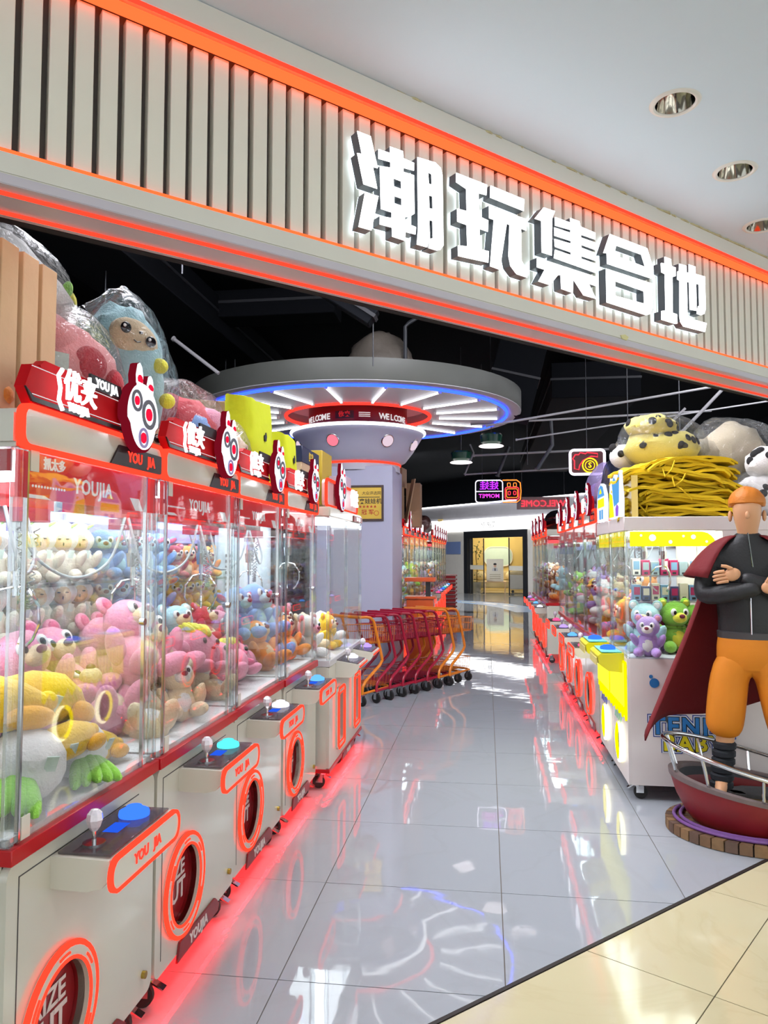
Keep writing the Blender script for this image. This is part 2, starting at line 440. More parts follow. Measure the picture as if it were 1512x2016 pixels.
CH = {'A': [(-1.37,2.91),(-1.317,2.91),(-1.289,2.812),(-1.308,2.81),(-1.291,2.742),(-1.345,2.742),(-1.37,2.837),(-1.352,2.84)],
'B': [(-1.339,2.716),(-1.286,2.719),(-1.314,2.597),(-1.364,2.596)],
'C': [(-1.286,2.877),(-1.239,2.879),(-1.239,2.901),(-1.185,2.903),(-1.183,2.879),(-1.137,2.877),(-1.138,2.85),(-1.183,2.846),(-1.183,2.832),(-1.138,2.834),(-1.136,2.701),(-1.16,2.682),(-1.177,2.679),(-1.176,2.659),(-1.13,2.656),(-1.132,2.63),(-1.175,2.628),(-1.177,2.597),(-1.23,2.598),(-1.231,2.628),(-1.281,2.626),(-1.28,2.654),(-1.232,2.66),(-1.232,2.679),(-1.276,2.679),(-1.28,2.822),(-1.237,2.83),(-1.237,2.849),(-1.286,2.845)],
'D': [(-1.123,2.902),(-1.043,2.908),(-1.019,2.896),(-1.011,2.87),(-1.008,2.622),(-1.023,2.603),(-1.038,2.597),(-1.076,2.597),(-1.066,2.632),(-1.055,2.637),(-1.057,2.697),(-1.072,2.696),(-1.069,2.63),(-1.081,2.598),(-1.126,2.597),(-1.12,2.657)],
'E': [(-0.947,2.901),(-0.797,2.901),(-0.801,2.861),(-0.84,2.858),(-0.838,2.772),(-0.793,2.769),(-0.795,2.726),(-0.837,2.726),(-0.835,2.652),(-0.791,2.654),(-0.794,2.611),(-0.94,2.601),(-0.941,2.639),(-0.896,2.647),(-0.899,2.724),(-0.943,2.725),(-0.943,2.772),(-0.898,2.775),(-0.9,2.856),(-0.948,2.867)],
'F': [(-0.78,2.904),(-0.603,2.902),(-0.606,2.855),(-0.782,2.858)],
'G': [(-0.788,2.826),(-0.592,2.827),(-0.594,2.782),(-0.622,2.783),(-0.621,2.66),(-0.609,2.645),(-0.588,2.643),(-0.59,2.6),(-0.648,2.601),(-0.68,2.625),(-0.69,2.661),(-0.683,2.781),(-0.698,2.781),(-0.736,2.598),(-0.785,2.6),(-0.764,2.779),(-0.788,2.779)],
'H': [(-0.495,2.9),(-0.429,2.903),(-0.447,2.868),(-0.451,2.719),(-0.508,2.718),(-0.509,2.843),(-0.546,2.842)],
'I': [(-0.43,2.879),(-0.338,2.881),(-0.339,2.9),(-0.282,2.901),(-0.276,2.881),(-0.183,2.879),(-0.184,2.85),(-0.274,2.848),(-0.275,2.836),(-0.184,2.837),(-0.185,2.806),(-0.273,2.806),(-0.273,2.794),(-0.185,2.793),(-0.186,2.76),(-0.274,2.759),(-0.274,2.748),(-0.185,2.748),(-0.186,2.709),(-0.439,2.712),(-0.432,2.747),(-0.337,2.748),(-0.337,2.759),(-0.432,2.759),(-0.435,2.79),(-0.336,2.795),(-0.336,2.806),(-0.434,2.803),(-0.434,2.836),(-0.338,2.839),(-0.337,2.851),(-0.43,2.845)],
'J': [(-0.535,2.691),(-0.182,2.693),(-0.185,2.654),(-0.23,2.654),(-0.185,2.6),(-0.264,2.599),(-0.326,2.652),(-0.33,2.595),(-0.398,2.597),(-0.401,2.652),(-0.417,2.648),(-0.465,2.598),(-0.529,2.599),(-0.493,2.653),(-0.536,2.653)],
'K': [(-0.088,2.898),(0.174,2.9),(0.218,2.81),(0.197,2.803),(0.196,2.769),(-0.108,2.765),(-0.11,2.81),(-0.132,2.806)],
'L': [(-0.117,2.743),(0.206,2.748),(0.204,2.636),(0.188,2.608),(0.157,2.596),(-0.116,2.599)],
'M': [(0.303,2.893),(0.353,2.893),(0.355,2.862),(0.388,2.862),(0.387,2.822),(0.36,2.811),(0.357,2.645),(0.39,2.645),(0.392,2.602),(0.375,2.597),(0.269,2.597),(0.27,2.637),(0.302,2.646),(0.302,2.813),(0.276,2.815),(0.274,2.857),(0.303,2.862)],
'N': [(0.416,2.887),(0.475,2.89),(0.475,2.859),(0.492,2.86),(0.494,2.901),(0.549,2.903),(0.55,2.868),(0.628,2.873),(0.628,2.715),(0.615,2.69),(0.586,2.677),(0.551,2.678),(0.563,2.716),(0.575,2.72),(0.574,2.823),(0.551,2.822),(0.551,2.692),(0.494,2.687),(0.494,2.816),(0.475,2.814),(0.475,2.657),(0.487,2.644),(0.633,2.648),(0.617,2.602),(0.438,2.597),(0.415,2.615),(0.41,2.641),(0.416,2.807),(0.399,2.809),(0.401,2.847),(0.414,2.852)]}
HOLES = {'C': [[(-1.225,2.797),(-1.193,2.797),(-1.192,2.77),(-1.224,2.77)], [(-1.222,2.738),(-1.191,2.738),(-1.191,2.713),(-1.222,2.713)]],
'D': [[(-1.076,2.864),(-1.061,2.861),(-1.059,2.824),(-1.073,2.824)], [(-1.073,2.783),(-1.057,2.784),(-1.056,2.739),(-1.071,2.738)]],
'K': [[(-0.046,2.859),(0.129,2.861),(0.155,2.812),(-0.062,2.814)]], 'L': [[(-0.058,2.702),(0.142,2.7),(0.143,2.645),(-0.058,2.639)]]}
SIGN_FACE = E('sign_face_white', (1.0, 1.0, 1.0), 3.2)
SIGN_BACK = E('sign_back_glow', (0.70, 0.86, 1.0), 3.2)
SIGN_SIDE = M('sign_return_grey', (96, 100, 108), 0.35)
signs = [('ABCD', 'first lit white character of the shop sign, with three strokes at left'),
         ('EFG', 'second lit white character of the shop sign, right of the first'),
         ('HIJ', 'third lit white character of the shop sign, the middle one with comb strokes'),
         ('KL', 'fourth lit white character of the shop sign, two stacked open boxes'),
         ('MN', 'fifth and last lit white character of the shop sign, at right')]
for keys, lab in signs:
    r_ = thing('sign_character', lab, 'sign', (FP[0], FP[1], 0), FAC_ROT, 'lit characters of the shop sign')
    for k in keys:
        h = HOLES.get(k, [])
        st = plate_with_holes(CH[k], h, -0.053, -0.016).build('stroke', SIGN_SIDE, r_, False)
        plate_with_holes(CH[k], h, -0.0555, -0.0532).build('lit_face', SIGN_FACE, st, False)
        plate_with_holes(CH[k], h, -0.0158, -0.0140).build('back_glow', SIGN_BACK, st, False)

# --- ceilings and walls
CEIL = M('mall_ceiling_white', (208, 224, 238), 0.75, var=0.015, vs=1.5)
lights_xy = [(0.66, 2.642), (1.018, 3.16), (1.312, 3.715)]
# ceiling plate in plan (x,y), with round openings for the downlights: built in the x/z helper plane, then laid flat
outer = [fac(-8, -0.04)[:2], fac(8, -0.04)[:2], fac(8, -6)[:2], fac(-8, -6)[:2]]
pl_ = plate_with_holes(outer, [circ(x, y, 0.066, 28) for x, y in lights_xy], 0, 0.0)
m_ = MB(); n_ = len(pl_.v)//2
m_.add([(p[0], p[2], 3.115) for p in pl_.v[:n_]], [f for f in pl_.f if max(f) < n_])
ceil_mall = struct(m_.build('ceiling_mall', CEIL, None, False), 'smooth white mall ceiling in front of the shop')
# ragged plaster edge where the ceiling meets the fascia
rg = random.Random(5); P = []
for i in range(150):
    s = -1.2 + i*0.025; P.append((s, -0.040 - abs(rg.gauss(0, 0.004)) - (0.008 if 0.3 < s < 2.2 else 0.0)*rg.random()))
poly = [fac(s, y)[:2] for s, y in P] + [fac(P[-1][0], 0.0)[:2], fac(P[0][0], 0.0)[:2]]
struct(MB().prism(poly, 3.108, 3.1149, 'z').build('trim_2', M('torn_plaster', (190, 180, 140), 0.9, var=0.3, vs=60), None, False), 'torn plaster edge along the top of the fascia')
BCEIL = M('black_ceiling', (5, 7, 11), 0.9, var=0.3, vs=2, spec=0.08)
struct(MB().prism([fac(-8, 0.2)[:2], fac(8.5, 0.2)[:2], (7, 39), (-5, 39)], 4.6, 4.7, 'z').build('ceiling', BCEIL, None, False), 'black painted open ceiling of the shop')
WDARK = M('wall_dark', (10, 12, 18), 0.85, spec=0.1)
struct(MB().box(-4.4, -4.3, -1.6, 39, 0, 4.6).build('wall_left', WDARK, None, False), 'dark side wall behind the machines on the left')
struct(MB().box(6.2, 6.3, 8.0, 39, 0, 4.6).build('wall_right', WDARK, None, False), 'dark side wall far right inside the shop')
struct(MB().box(-4.4, 6.3, 38.9, 39, 0, 4.6).build('wall_back', WDARK, None, False), 'dark wall at the far end')

# --- recessed downlights in the mall ceiling
def downlight(x, y, lab):
    t = thing('downlight', lab, 'downlight', (x, y, 3.115), 0, 'recessed downlights in the mall ceiling')
    MB().lathe([(0.066, 0.0005), (0.066, -0.003), (0.072, -0.006), (0.082, -0.004), (0.086, 0.0002)], 36).build('trim_ring', M('downlight_ring', (222, 220, 214), 0.4), t)
    MB().lathe([(0.066, 0.0), (0.058, 0.045), (0.042, 0.085), (0.034, 0.092)], 36).build('reflector', M('reflector_chrome', (196, 194, 186), 0.08, metal=1.0, var=0.02), t)
    MB().lathe([(0.034, 0.092), (0.034, 0.12), (0.0005, 0.12)], 24).build('lamp_hole', BLACK, t)
downlight(*lights_xy[0], 'recessed chrome downlight, nearest and largest in the mall ceiling')
downlight(*lights_xy[1], 'recessed chrome downlight, the middle one in the mall ceiling')
downlight(*lights_xy[2], 'recessed chrome downlight cut by the right edge of the picture')
# ceiling air grille at the far right
t = thing('air_grille', 'white slotted air grille in the ceiling at the right edge', 'grille', fac(1.36, -0.20, 3.112), FAC_ROT)
MB().frame([(-.0,-.0)][0:0] + [(-0.05,-0.12),(0.35,-0.12),(0.35,0.12),(-0.05,0.12)], [(-0.03,-0.10),(0.33,-0.10),(0.33,0.10),(-0.03,0.10)], -0.006, 0.002).build('frame', M('grille_white', (206, 204, 196), 0.5), t, False, rot=(-PI/2, 0, 0))
MB().box(-0.03, 0.33, -0.10, 0.10, 0.0, 0.001).build('dark_opening', BLACK, t, False)
slm = MB().obox((0.15, 0, 0), (0.36, 0.016, 0.002), (0.5, 0, 0)).mesh('slat', M('grille_white', (206, 204, 196), 0.5), False)
for i in range(5): link('slat', slm, t, (0, -0.08+i*0.04, -0.003))
# ================================================================== CLAW MACHINES
def cubeloop(z0, z1, w, d, t=0.03): pass
CREAM_PANEL = M('cream_panel', (206, 202, 188), 0.2, coat=0.3, var=0.02)
INNER = M('cabinet_inner_white', (216, 220, 232), 0.5, var=0.03)
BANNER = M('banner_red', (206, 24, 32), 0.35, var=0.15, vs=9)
_bn = BANNER.node_tree.nodes['Principled BSDF']; _bn.inputs['Emission Color'].default_value = (0.75, 0.012, 0.02, 1); _bn.inputs['Emission Strength'].default_value = 0.35   # glow put into the print, standing for cabinet light shining through
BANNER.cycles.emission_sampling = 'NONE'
LAV = M('rail_violet_glow', (150, 146, 206), 0.4)  # violet light on the back rail, put into its colour
FLOORPAD = M('white_fleece', (226, 224, 224), 0.95, bump=0.6, bs=90)
SMOKE = glass_mat('smoked_acrylic', (0.62, 0.58, 0.60), 0.10, 0.6, 0.05, 0.25, (120, 112, 118))
CRYSTAL = M('crystal_knob', (214, 206, 214), 0.05, spec=1.0, var=0.2, vs=90, coat=1.0)
SCREEN = E('screen_blue', (0.02, 0.10, 0.75), 1.0, False)
HOSE = M('hose_grey', (150, 154, 156), 0.4)
GREYRING = M('emblem_grey', (92, 94, 104), 0.4)
EMB_WHITE = E('emblem_white_lit', (0.92, 0.93, 1.0), 1.15, False)
EMB_SIDE = E('emblem_edge_dark_red', (0.16, 0.004, 0.012), 1.0, False)
HEART = E('emblem_red_lit', (0.9, 0.01, 0.05), 1.0, False)
BTN = {'blue': E('button_blue', (0.03, 0.13, 1.0), 1.8, False), 'cyan': E('button_cyan', (0.10, 0.75, 0.85), 1.2, False),
       'white': E('button_white', (0.85, 0.85, 1.0), 1.3, False), 'violet': E('button_violet', (0.45, 0.30, 1.0), 1.3, False),
       'pink': E('button_pink', (1.0, 0.08, 0.25), 1.4, False), 'sky': E('button_sky', (0.10, 0.35, 1.0), 1.6, False)}
def caster_at(parent, x, y, h=0.112, dirn=-1):
    c = MB().cyl((x, y, h-0.012), (x, y, h+0.001), 0.03, n=12)
    c.box(x-0.021, x-0.016, y-0.012, y+0.035, 0.04, h-0.010); c.box(x+0.016, x+0.021, y-0.012, y+0.035, 0.04, h-0.010)
    c = c.build('caster', CHROME, parent)
    MB().cyl((x-0.014, y+0.018, 0.042), (x+0.014, y+0.018, 0.042), 0.042, n=18).build('wheel', RUBBER, c, True, 0.006)
    MB().obox((x, y-0.035, 0.082), (0.030, 0.065, 0.006), (R(28), 0, 0)).build('brake_pedal', CHROME, c, True)
def cone_button(r):
    return MB().lathe([(r, 0), (r*1.02, 0.006), (r*0.98, 0.014), (r*0.72, 0.020), (r*0.55, 0.022), (r*0.5, 0.028), (r*0.25, 0.031), (0.0005, 0.031)], 24)
BTN_MESH = {k: cone_button(0.044).mesh('button', m) for k, m in BTN.items()}
def claw(parent, x, y, ztop, s=1.0, coil=True):
    b = MB().cyl((x, y, ztop), (x, y, ztop-0.03*s), 0.035*s, n=14); b.cyl((x, y, ztop-0.03*s), (x, y, ztop-0.10*s), 0.022*s, n=14); b.cyl((x, y, ztop-0.10*s), (x, y, ztop-0.16*s), 0.03*s, 0.024*s, n=14); b.cyl((x, y, ztop-0.16*s), (x, y, ztop-0.24*s), 0.012*s, n=10)
    o = b.build('claw', CHROME, parent)
    pr = MB().tube([(0, 0, 0), (0.05*s, 0, -0.01*s), (0.09*s, 0, -0.06*s), (0.095*s, 0, -0.12*s), (0.07*s, 0, -0.17*s), (0.045*s, 0, -0.19*s)], 0.005*s, 6).mesh('prong', CHROME)
    for i in range(3): link('prong', pr, o, (x, y, ztop-0.21*s), (0, 0, R(120*i+20)))
    if coil:
        P = []
        for i in range(150):
            t_ = i/149; base = Vector((x-0.035+0.0*t_, y-0.03, ztop-0.02)); 
            cx = x-0.05 + 0.10*t_; cz = ztop-0.02 - 0.26*math.sin(PI*min(1, t_*1.0))*s
            a = i*1.3; P.append((cx+0.009*math.cos(a), y-0.035+0.009*math.sin(a), cz))
        MB().tube(P, 0.003, 4).build('coil_cord', HOSE, o)
def hose(parent, pts, r=0.006):
    # smooth curve through the points
    P = []
    for i in range(len(pts)-1):
        p0 = Vector(pts[max(i-1, 0)]); p1 = Vector(pts[i]); p2 = Vector(pts[i+1]); p3 = Vector(pts[min(i+2, len(pts)-1)])
        for k in range(7):
            t_ = k/7
            P.append(0.5*((2*p1) + (p2-p0)*t_ + (2*p0-5*p1+4*p2-p3)*t_**2 + (3*p1-p0-3*p2+p3)*t_**3))
    P.append(Vector(pts[-1]))
    MB().tube(P, r, 8).build('cable_hose', HOSE, parent)

def rabbit_emblem(parent, x, z, s, y):
    """white lit rabbit-eared robot head on the topper: outline, two lens eyes, small mouth lens"""
    head = []
    for i in range(22):
        a = R(-250 + i*320/21)   # from left-top round the bottom to right-top
        rx, rz = 0.098, 0.118
        if math.sin(a) < -0.2: rx *= 0.88
        head.append((rx*math.cos(a)*(1.0), rz*math.sin(a)-0.01))
    # ears
    pts = []
    for i in range(40):
        a = 2*PI*i/40; pts.append((0.112*math.cos(a)*(0.84 if math.sin(a) < -0.3 else 1.0), 0.112*math.sin(a)-0.022))
    base = MB().prism([(x+p[0]*s, z+p[1]*s) for p in pts], y-0.028, y).build('emblem', [EMB_SIDE], parent, False)
    earp = [(-0.018, 0), (-0.022, 0.04), (-0.012, 0.075), (0.0, 0.082), (0.014, 0.07), (0.022, 0.04), (0.020, 0)]
    for ex, ez, hh in ((-0.028, 0.065, 1.0), (0.048, 0.055, 0.82)):
        P2 = [(x+(ex+p[0]*1.1)*s, z+(ez+p[1]*hh)*s) for p in earp]
        MB().prism(P2, y-0.026, y-0.002).build('ear', EMB_SIDE, base, False)
        P3 = [(x+(ex+p[0]*1.0)*s, z+(ez+p[1]*hh*0.97+0.002)*s) for p in earp]
        MB().prism(P3, y-0.030, y-0.0262).build('ear_face', EMB_WHITE, base, False)
        MB().prism([(x+(ex+p[0]*0.8)*s, z+(ez+0.02+p[1]*0.28*hh)*s) for p in earp], y-0.032, y-0.0302).build('ear_tip', HEART, base, False)
    MB().prism([(x+p[0]*0.93*s, z+p[1]*0.93*s) for p in pts], y-0.032, y-0.0282).build('lit_face', EMB_WHITE, base, False)
    for ex, ez, er in ((-0.052, 0.022, 0.034), (0.032, -0.008, 0.048)):
        q = MB(); n = 22
        q.frame(circ(x+ex*s, z+ez*s, er*s, n), circ(x+ex*s, z+ez*s, er*0.72*s, n), y-0.036, y-0.0322)
        q.build('eye_ring', GREYRING, base, False)
        MB().prism(circ(x+ex*s, z+ez*s, er*0.42*s, 16), y-0.036, y-0.0322).build('eye_lens', HEART, base, False)
    MB().frame(circ(x-0.004*s, z-0.088*s, 0.032*s, 18), circ(x-0.004*s, z-0.088*s, 0.024*s, 18), y-0.036, y-0.0322).build('mouth_ring', M('emblem_lilac', (150, 140, 190), 0.4), base, False)
    MB().prism(circ(x-0.004*s, z-0.088*s, 0.017*s, 14), y-0.036, y-0.0322).build('mouth_lens', HEART, base, False)

def make_machine(W=0.80, near=True):
    """white claw machine with red LED trim, front at y=0, width along x"""
    D = 0.86
    t = link('claw_machine', None)
    zb, zg, zt, zh = 0.112, 0.857, 1.812, 1.918
    cx, cz, cr = 0.235, 0.342, 0.135
    # base cabinet: front plate with the round prize opening, box behind it
    plate_with_holes(rrect(0.004, W-0.004, zb, 0.815, 0.035), [circ(cx, cz, cr, 32)], 0.0, 0.02).build('front_panel', WHITE, t, True)
    MB().box(0.004, W-0.004, 0.1101, D, 0.135, 0.815).build('cabinet', WHITE, t, True)
    for x_ in (0.004, W-0.014): MB().box(x_, x_+0.010, 0.0201, 0.11, 0.135, 0.815).build('side_panel', WHITE, t, False)
    MB().box(0.014, W-0.014, 0.0201, 0.11, 0.135, 0.14).build('bottom_panel', WHITE, t, False)
    # service door seam lines
    MB().box(0.05, 0.053, -0.0012, 0.0, 0.16, 0.774).build('door_seam', DGREY, t, False); MB().box(0.05, W-0.12, -0.0012, 0.0, 0.774, 0.777).build('door_seam', DGREY, t, False)
    lk = MB().cyl((W-0.07, 0.0, 0.185), (W-0.07, -0.012, 0.185), 0.012, n=14); lk.build('lock', BRASS, t)
    # prize opening
    MB().lathe([(cr, 0.0), (cr, 0.11)], 32).build('prize_chute', DRED, t, True, loc=(cx, 0.0, cz), rot=(-PI/2, 0, 0))
    fl = MB().prism(circ(cx, cz, cr*0.985, 32), 0.030, 0.035).build('prize_flap', M('flap_red', (128, 18, 26), 0.3), t, False)
    text('PRIZE', 0.078, M('flap_lettering', (206, 196, 192), 0.4), fl, (cx-0.015, 0.028, cz+0.035), offset=0.002); text('OUT', 0.098, M('flap_lettering', (206, 196, 192), 0.4), fl, (cx-0.015, 0.028, cz-0.040), offset=0.003)
    MB().frame(circ(cx, cz, 0.176, 40), circ(cx, cz, cr, 40), -0.016, 0.0).build('ring_plate', WHITE, t)
    MB().torus((cx, -0.012, cz), 0.174, 0.0085).build('led_ring', LED_RED, t)
    MB().torus((cx, -0.016, cz), cr+0.004, 0.005).build('led_ring', LED_RED, t)
    for a in (35, 90, 145, 215, 270, 325):
        P = [(cx+0.155*math.cos(R(a+d)), -0.0165, cz+0.155*math.sin(R(a+d))) for d in (-9, -5, 0, 5, 9)]
        MB().tube(P, 0.004, 5).build('led_dash', LED_RED, t)
    # red name plate under the front edge
    fp = MB().prism([(0.20, 0.150), (0.555, 0.150), (0.60, 0.112), (0.585, 0.088), (0.175, 0.088)], -0.010, -0.002).build('name_plate', DRED, t, True)
    text('YOUJIA', 0.052, M('plate_lettering', (214, 206, 200), 0.5), fp, (0.375, -0.011, 0.117), offset=0.0016, space=1.05)
    MB().box(0.02, W-0.02, 0.03, 0.05, 0.124, 0.134).build('underglow_strip', LED_UNDER, t, False)
    for x, y in ((0.06, 0.05), (W-0.09, 0.05), (0.06, D-0.1), (W-0.09, D-0.1)): caster_at(t, x, y)
    # control box
    prof = [(0.0, 0.690), (-0.10, 0.687), (-0.14, 0.697), (-0.16, 0.722), (-0.165, 0.745), (-0.16, 0.768), (0.0, 0.772)]
    cb = MB().prism(prof, 0.185, 0.575, 'x').build('control_box', CREAM_PANEL, t, True)
    fpo = rrect(0.165, 0.592, 0.684, 0.776, 0.040)
    MB().prism(rrect(0.172, 0.585, 0.691, 0.769, 0.034), -0.176, -0.164).build('front_plate', CREAM_PANEL, cb, True)
    MB().frame(fpo, rrect(0.175, 0.582, 0.694, 0.766, 0.032), -0.179, -0.166).build('led_trim', LED_RED, cb)
    text('YOU   JIA', 0.040, LIT_RED, cb, (0.375, -0.1775, 0.729), offset=0.0011)
    MB().box(0.20, 0.56, -0.155, -0.01, 0.7725, 0.779).build('control_panel', SMOKE, cb, True, 0.001, 1)
    MB().box(0.345, 0.42, -0.10, -0.055, 0.7792, 0.780).build('display', SCREEN, cb, False)
    js = MB().cyl((0.265, -0.075, 0.779), (0.265, -0.075, 0.783), 0.030, n=20); js.cyl((0.265, -0.075, 0.783), (0.265, -0.075, 0.818), 0.006, n=10)
    js.build('joystick', CHROME, cb)
    MB().lathe([(0.008, 0), (0.017, 0.012), (0.023, 0.030), (0.020, 0.046), (0.010, 0.056), (0.0005, 0.058)], 8).build('joystick_knob', CRYSTAL, cb, False, loc=(0.265, -0.075, 0.812))
    link('button', BTN_MESH['blue'], cb, (0.485, -0.080, 0.779))
    # red band, deck
    MB().box(0.0, W, -0.014, D, 0.817, 0.855).build('red_band', RED, t, True, 0.002, 1)
    MB().box(0.01, W-0.01, 0.01, D-0.012, 0.8552, 0.872).build('fleece_deck', FLOORPAD, t, False)
    # glazing
    MB().box(0.046, W-0.105, 0.002, 0.006, zg, zt-0.004).build('glass_door', GLASS, t, False)
    MB().box(0.003, 0.006, 0.03, D-0.02, zg, zt).build('side_glass', GLASS, t, False)
    MB().box(W-0.006, W-0.003, 0.03, D-0.02, zg, zt).build('side_glass', GLASS, t, False)
    for x0, x1 in ((0.004, 0.024), (W-0.052, W-0.030), (W-0.022, W-0.004)):
        MB().box(x0, x1, -0.004, 0.022, zg, zt).build('corner_post', ACRYL, t, True, 0.003, 1)
    for x0 in (0.040, W-0.108): MB().box(x0, x0+0.007, -0.003, 0.008, zg, zt-0.004).build('door_edge', CHROME, t, False)
    for z0 in (zg+0.004, zt-0.056): MB().box(0.05, 0.085, -0.004, -0.0005, z0, z0+0.054).build('hinge_plate', CREAM_PANEL, t, False)
    MB().cyl((W-0.125, 0.002, 1.33), (W-0.125, -0.014, 1.33), 0.012, n=14).build('door_lock', CHROME, t)
    MB().box(0.004, W-0.004, D-0.02, D, zg, zt).build('back_panel', INNER, t, False)
    # top box with LED outline
    MB().box(0.0, W, 0.0, D, zt, zh-0.012).build('top_box', WHITE, t, True, 0.012)
    MB().prism(rrect(0.012, W-0.008, zt+0.008, zh-0.010, 0.020), -0.006, 0.0).build('header_panel', WHITE, t, True)
    MB().frame(rrect(0.0, W, zt-0.004, zh+0.003, 0.032), rrect(0.011, W-0.009, zt+0.008, zh-0.009, 0.024), -0.014, 0.006).build('led_frame', LED_RED, t)
    bd = MB().prism([(0.435, zt+0.010), (0.785, zt+0.010), (0.785, zt+0.072), (0.488, zt+0.072)], -0.012, -0.0062).build('name_badge', BLACK, t, False)
    text('YOU   JIA', 0.046, LIT_RED, bd, (0.635, -0.0130, zt+0.041), offset=0.0011)
    # inside banner and light, gantry
    for x_ in (0.008, W-0.011): MB().box(x_, x_+0.003, 0.02, D-0.03, 1.752, 1.806).build('side_banner', RED, t, False)
    bn = MB().box(0.012, W-0.012, 0.010, 0.013, 1.690, 1.806).build('banner', BANNER, t, False)
    LT = E('banner_lettering', (0.85, 0.80, 0.82), 0.8, False)
    text('YOUJIA', 0.060, LT, bn, (0.375, 0.0085, 1.737), offset=0.001, space=1.1)
    q = MB()
    for i in range(12): q.prism(circ(0.08+i*0.013, 1.722, 0.0034, 8), 0.008, 0.0098)
    q.prism([(0.05, 1.700), (0.13, 1.700), (0.16, 1.691), (0.05, 1.691)], 0.008, 0.0098)
    q.prism([(0.60, 1.730), (0.66, 1.730), (0.69, 1.691), (0.64, 1.691)], 0.008, 0.0098)
    q.build('banner_marks', LT, bn, False)
    MB().box(0.05, W-0.05, 0.10, D-0.06, zt-0.008, zt-0.001).build('cabinet_light', CAB_LIGHT, t, False)
    MB().box(0.02, W-0.02, D-0.06, D-0.02, 1.62, 1.70).build('gantry_rail', LAV, t, False)
    MB().box(0.02, W-0.02, 0.38, 0.43, 1.70, 1.74).build('gantry_beam', CHROME, t, False)
    MB().box(0.54, 0.68, 0.33, 0.48, 1.655, 1.70).build('carriage', M('carriage_red', (150, 30, 60), 0.4), t, False)
    claw(t, 0.61, 0.40, 1.655)
    hose(t, [(0.10, 0.62, 1.74), (0.12, 0.55, 1.55), (0.22, 0.45, 1.46), (0.36, 0.38, 1.52), (0.45, 0.36, 1.70)])
    hose(t, [(0.48, 0.36, 1.70), (0.48, 0.32, 1.56), (0.51, 0.30, 1.49), (0.55, 0.30, 1.55), (0.56, 0.34, 1.68)])
    # topper sign
    y0 = -0.004
    tp = MB().prism([(0.018, zh+0.045), (0.045, zh+0.105), (0.50, zh+0.105), (0.50, zh+0.006), (0.05, zh+0.006)], y0, y0+0.03).build('topper_board', M('topper_red', (196, 14, 24), 0.6, spec=0.2), t, True)
    MB().prism([(0.012, zh+0.043), (0.040, zh+0.010), (0.50, zh+0.010), (0.50, zh+0.022), (0.048, zh+0.022)], y0-0.006, y0-0.0005).build('black_stripe', BLACK, tp, False)
    MB().prism([(0.085, zh+0.112), (0.105, zh+0.128), (0.45, zh+0.128), (0.45, zh+0.106), (0.09, zh+0.106)], y0+0.004, y0+0.03).build('upper_board', M('topper_red', (196, 14, 24), 0.6), tp, False)
    q = MB().tube([(0.04, y0-0.002, zh+0.100), (0.50, y0-0.002, zh+0.100)], 0.0012, 4); q.tube([(0.044, y0-0.002, zh+0.030), (0.50, y0-0.002, zh+0.030)], 0.0012, 4)
    q.build('pinstripe', LT, tp, False)
    lb = MB().prism([(0.295, zh+0.100), (0.295, zh+0.140), (0.470, zh+0.140), (0.485, zh+0.100)], y0-0.016, y0-0.008).build('name_label', BLACK, tp, False)
    text('YOU JIA', 0.036, LIT_TEXT, lb, (0.385, y0-0.0175, zh+0.119), offset=0.0012)
    text('优夹', 0.090, E('topper_characters', (0.96, 0.96, 1.0), 2.0), tp, (0.225, y0-0.028, zh+0.072), offset=0.0002, depth=0.004, name='lit_characters', sx=0.92)
    text('YOUJIA', 0.030, E('topper_characters', (0.96, 0.96, 1.0), 2.0), tp, (0.215, y0-0.028, zh+0.020), offset=0.001, depth=0.004, name='lit_letters')
    q = MB().tube([(0.135, y0-0.026, zh+0.112), (0.118, y0-0.026, zh+0.092), (0.128, y0-0.026, zh+0.062), (0.122, y0-0.026, zh+0.03), (0.14, y0-0.026, zh+0.006)], 0.006, 6)
    q.build('lit_bracket', E('topper_characters', (0.96, 0.96, 1.0), 2.0), tp)
    rabbit_emblem(t, 0.570, zh+0.086, 1.0, y0-0.012)
    return t
mA = make_machine()
tag(mA, 'x', 'claw machine')
SNAP_A = snapshot(mA)
def set_button(root, colour):
    for c in root.children_recursive if hasattr(root, 'children_recursive') else []:
        if c.name.split('.')[0] == 'button': c.data = BTN_MESH[colour]
LX, LY0, LP = -1.12, 1.666, 0.806
MACH = []
names_left = ['nearest claw machine on the left, holding plush radishes and bananas',
              'second claw machine from the front on the left, holding pink plush bears',
              'third claw machine from the front on the left, holding pink and blue plush toys',
              'fourth claw machine from the front on the left, under the yellow tote bags']
GRP_L = 'white claw machines in the left row'
for i, lab in enumerate(names_left):
    if i == 0:
        o = mA; o.location = (LX, LY0, 0); o.rotation_euler = (0, 0, PI/2); o['label'] = lab; o['group'] = GRP_L
    else: o = dup(SNAP_A, (LX + [0, .004, -.004, .003][i], LY0+LP*i, 0), PI/2, lab, GRP_L)
    MACH.append(o)
bpy.context.view_layer.update()
for o, c in zip(MACH, ('blue', 'cyan', 'white', 'sky')): set_button(o, c)
text('抓太多', 0.034, E('banner_lettering', (0.85, 0.80, 0.82), 0.8, False), MACH[0], (0.175, 0.0085, 1.782), offset=0.0008)
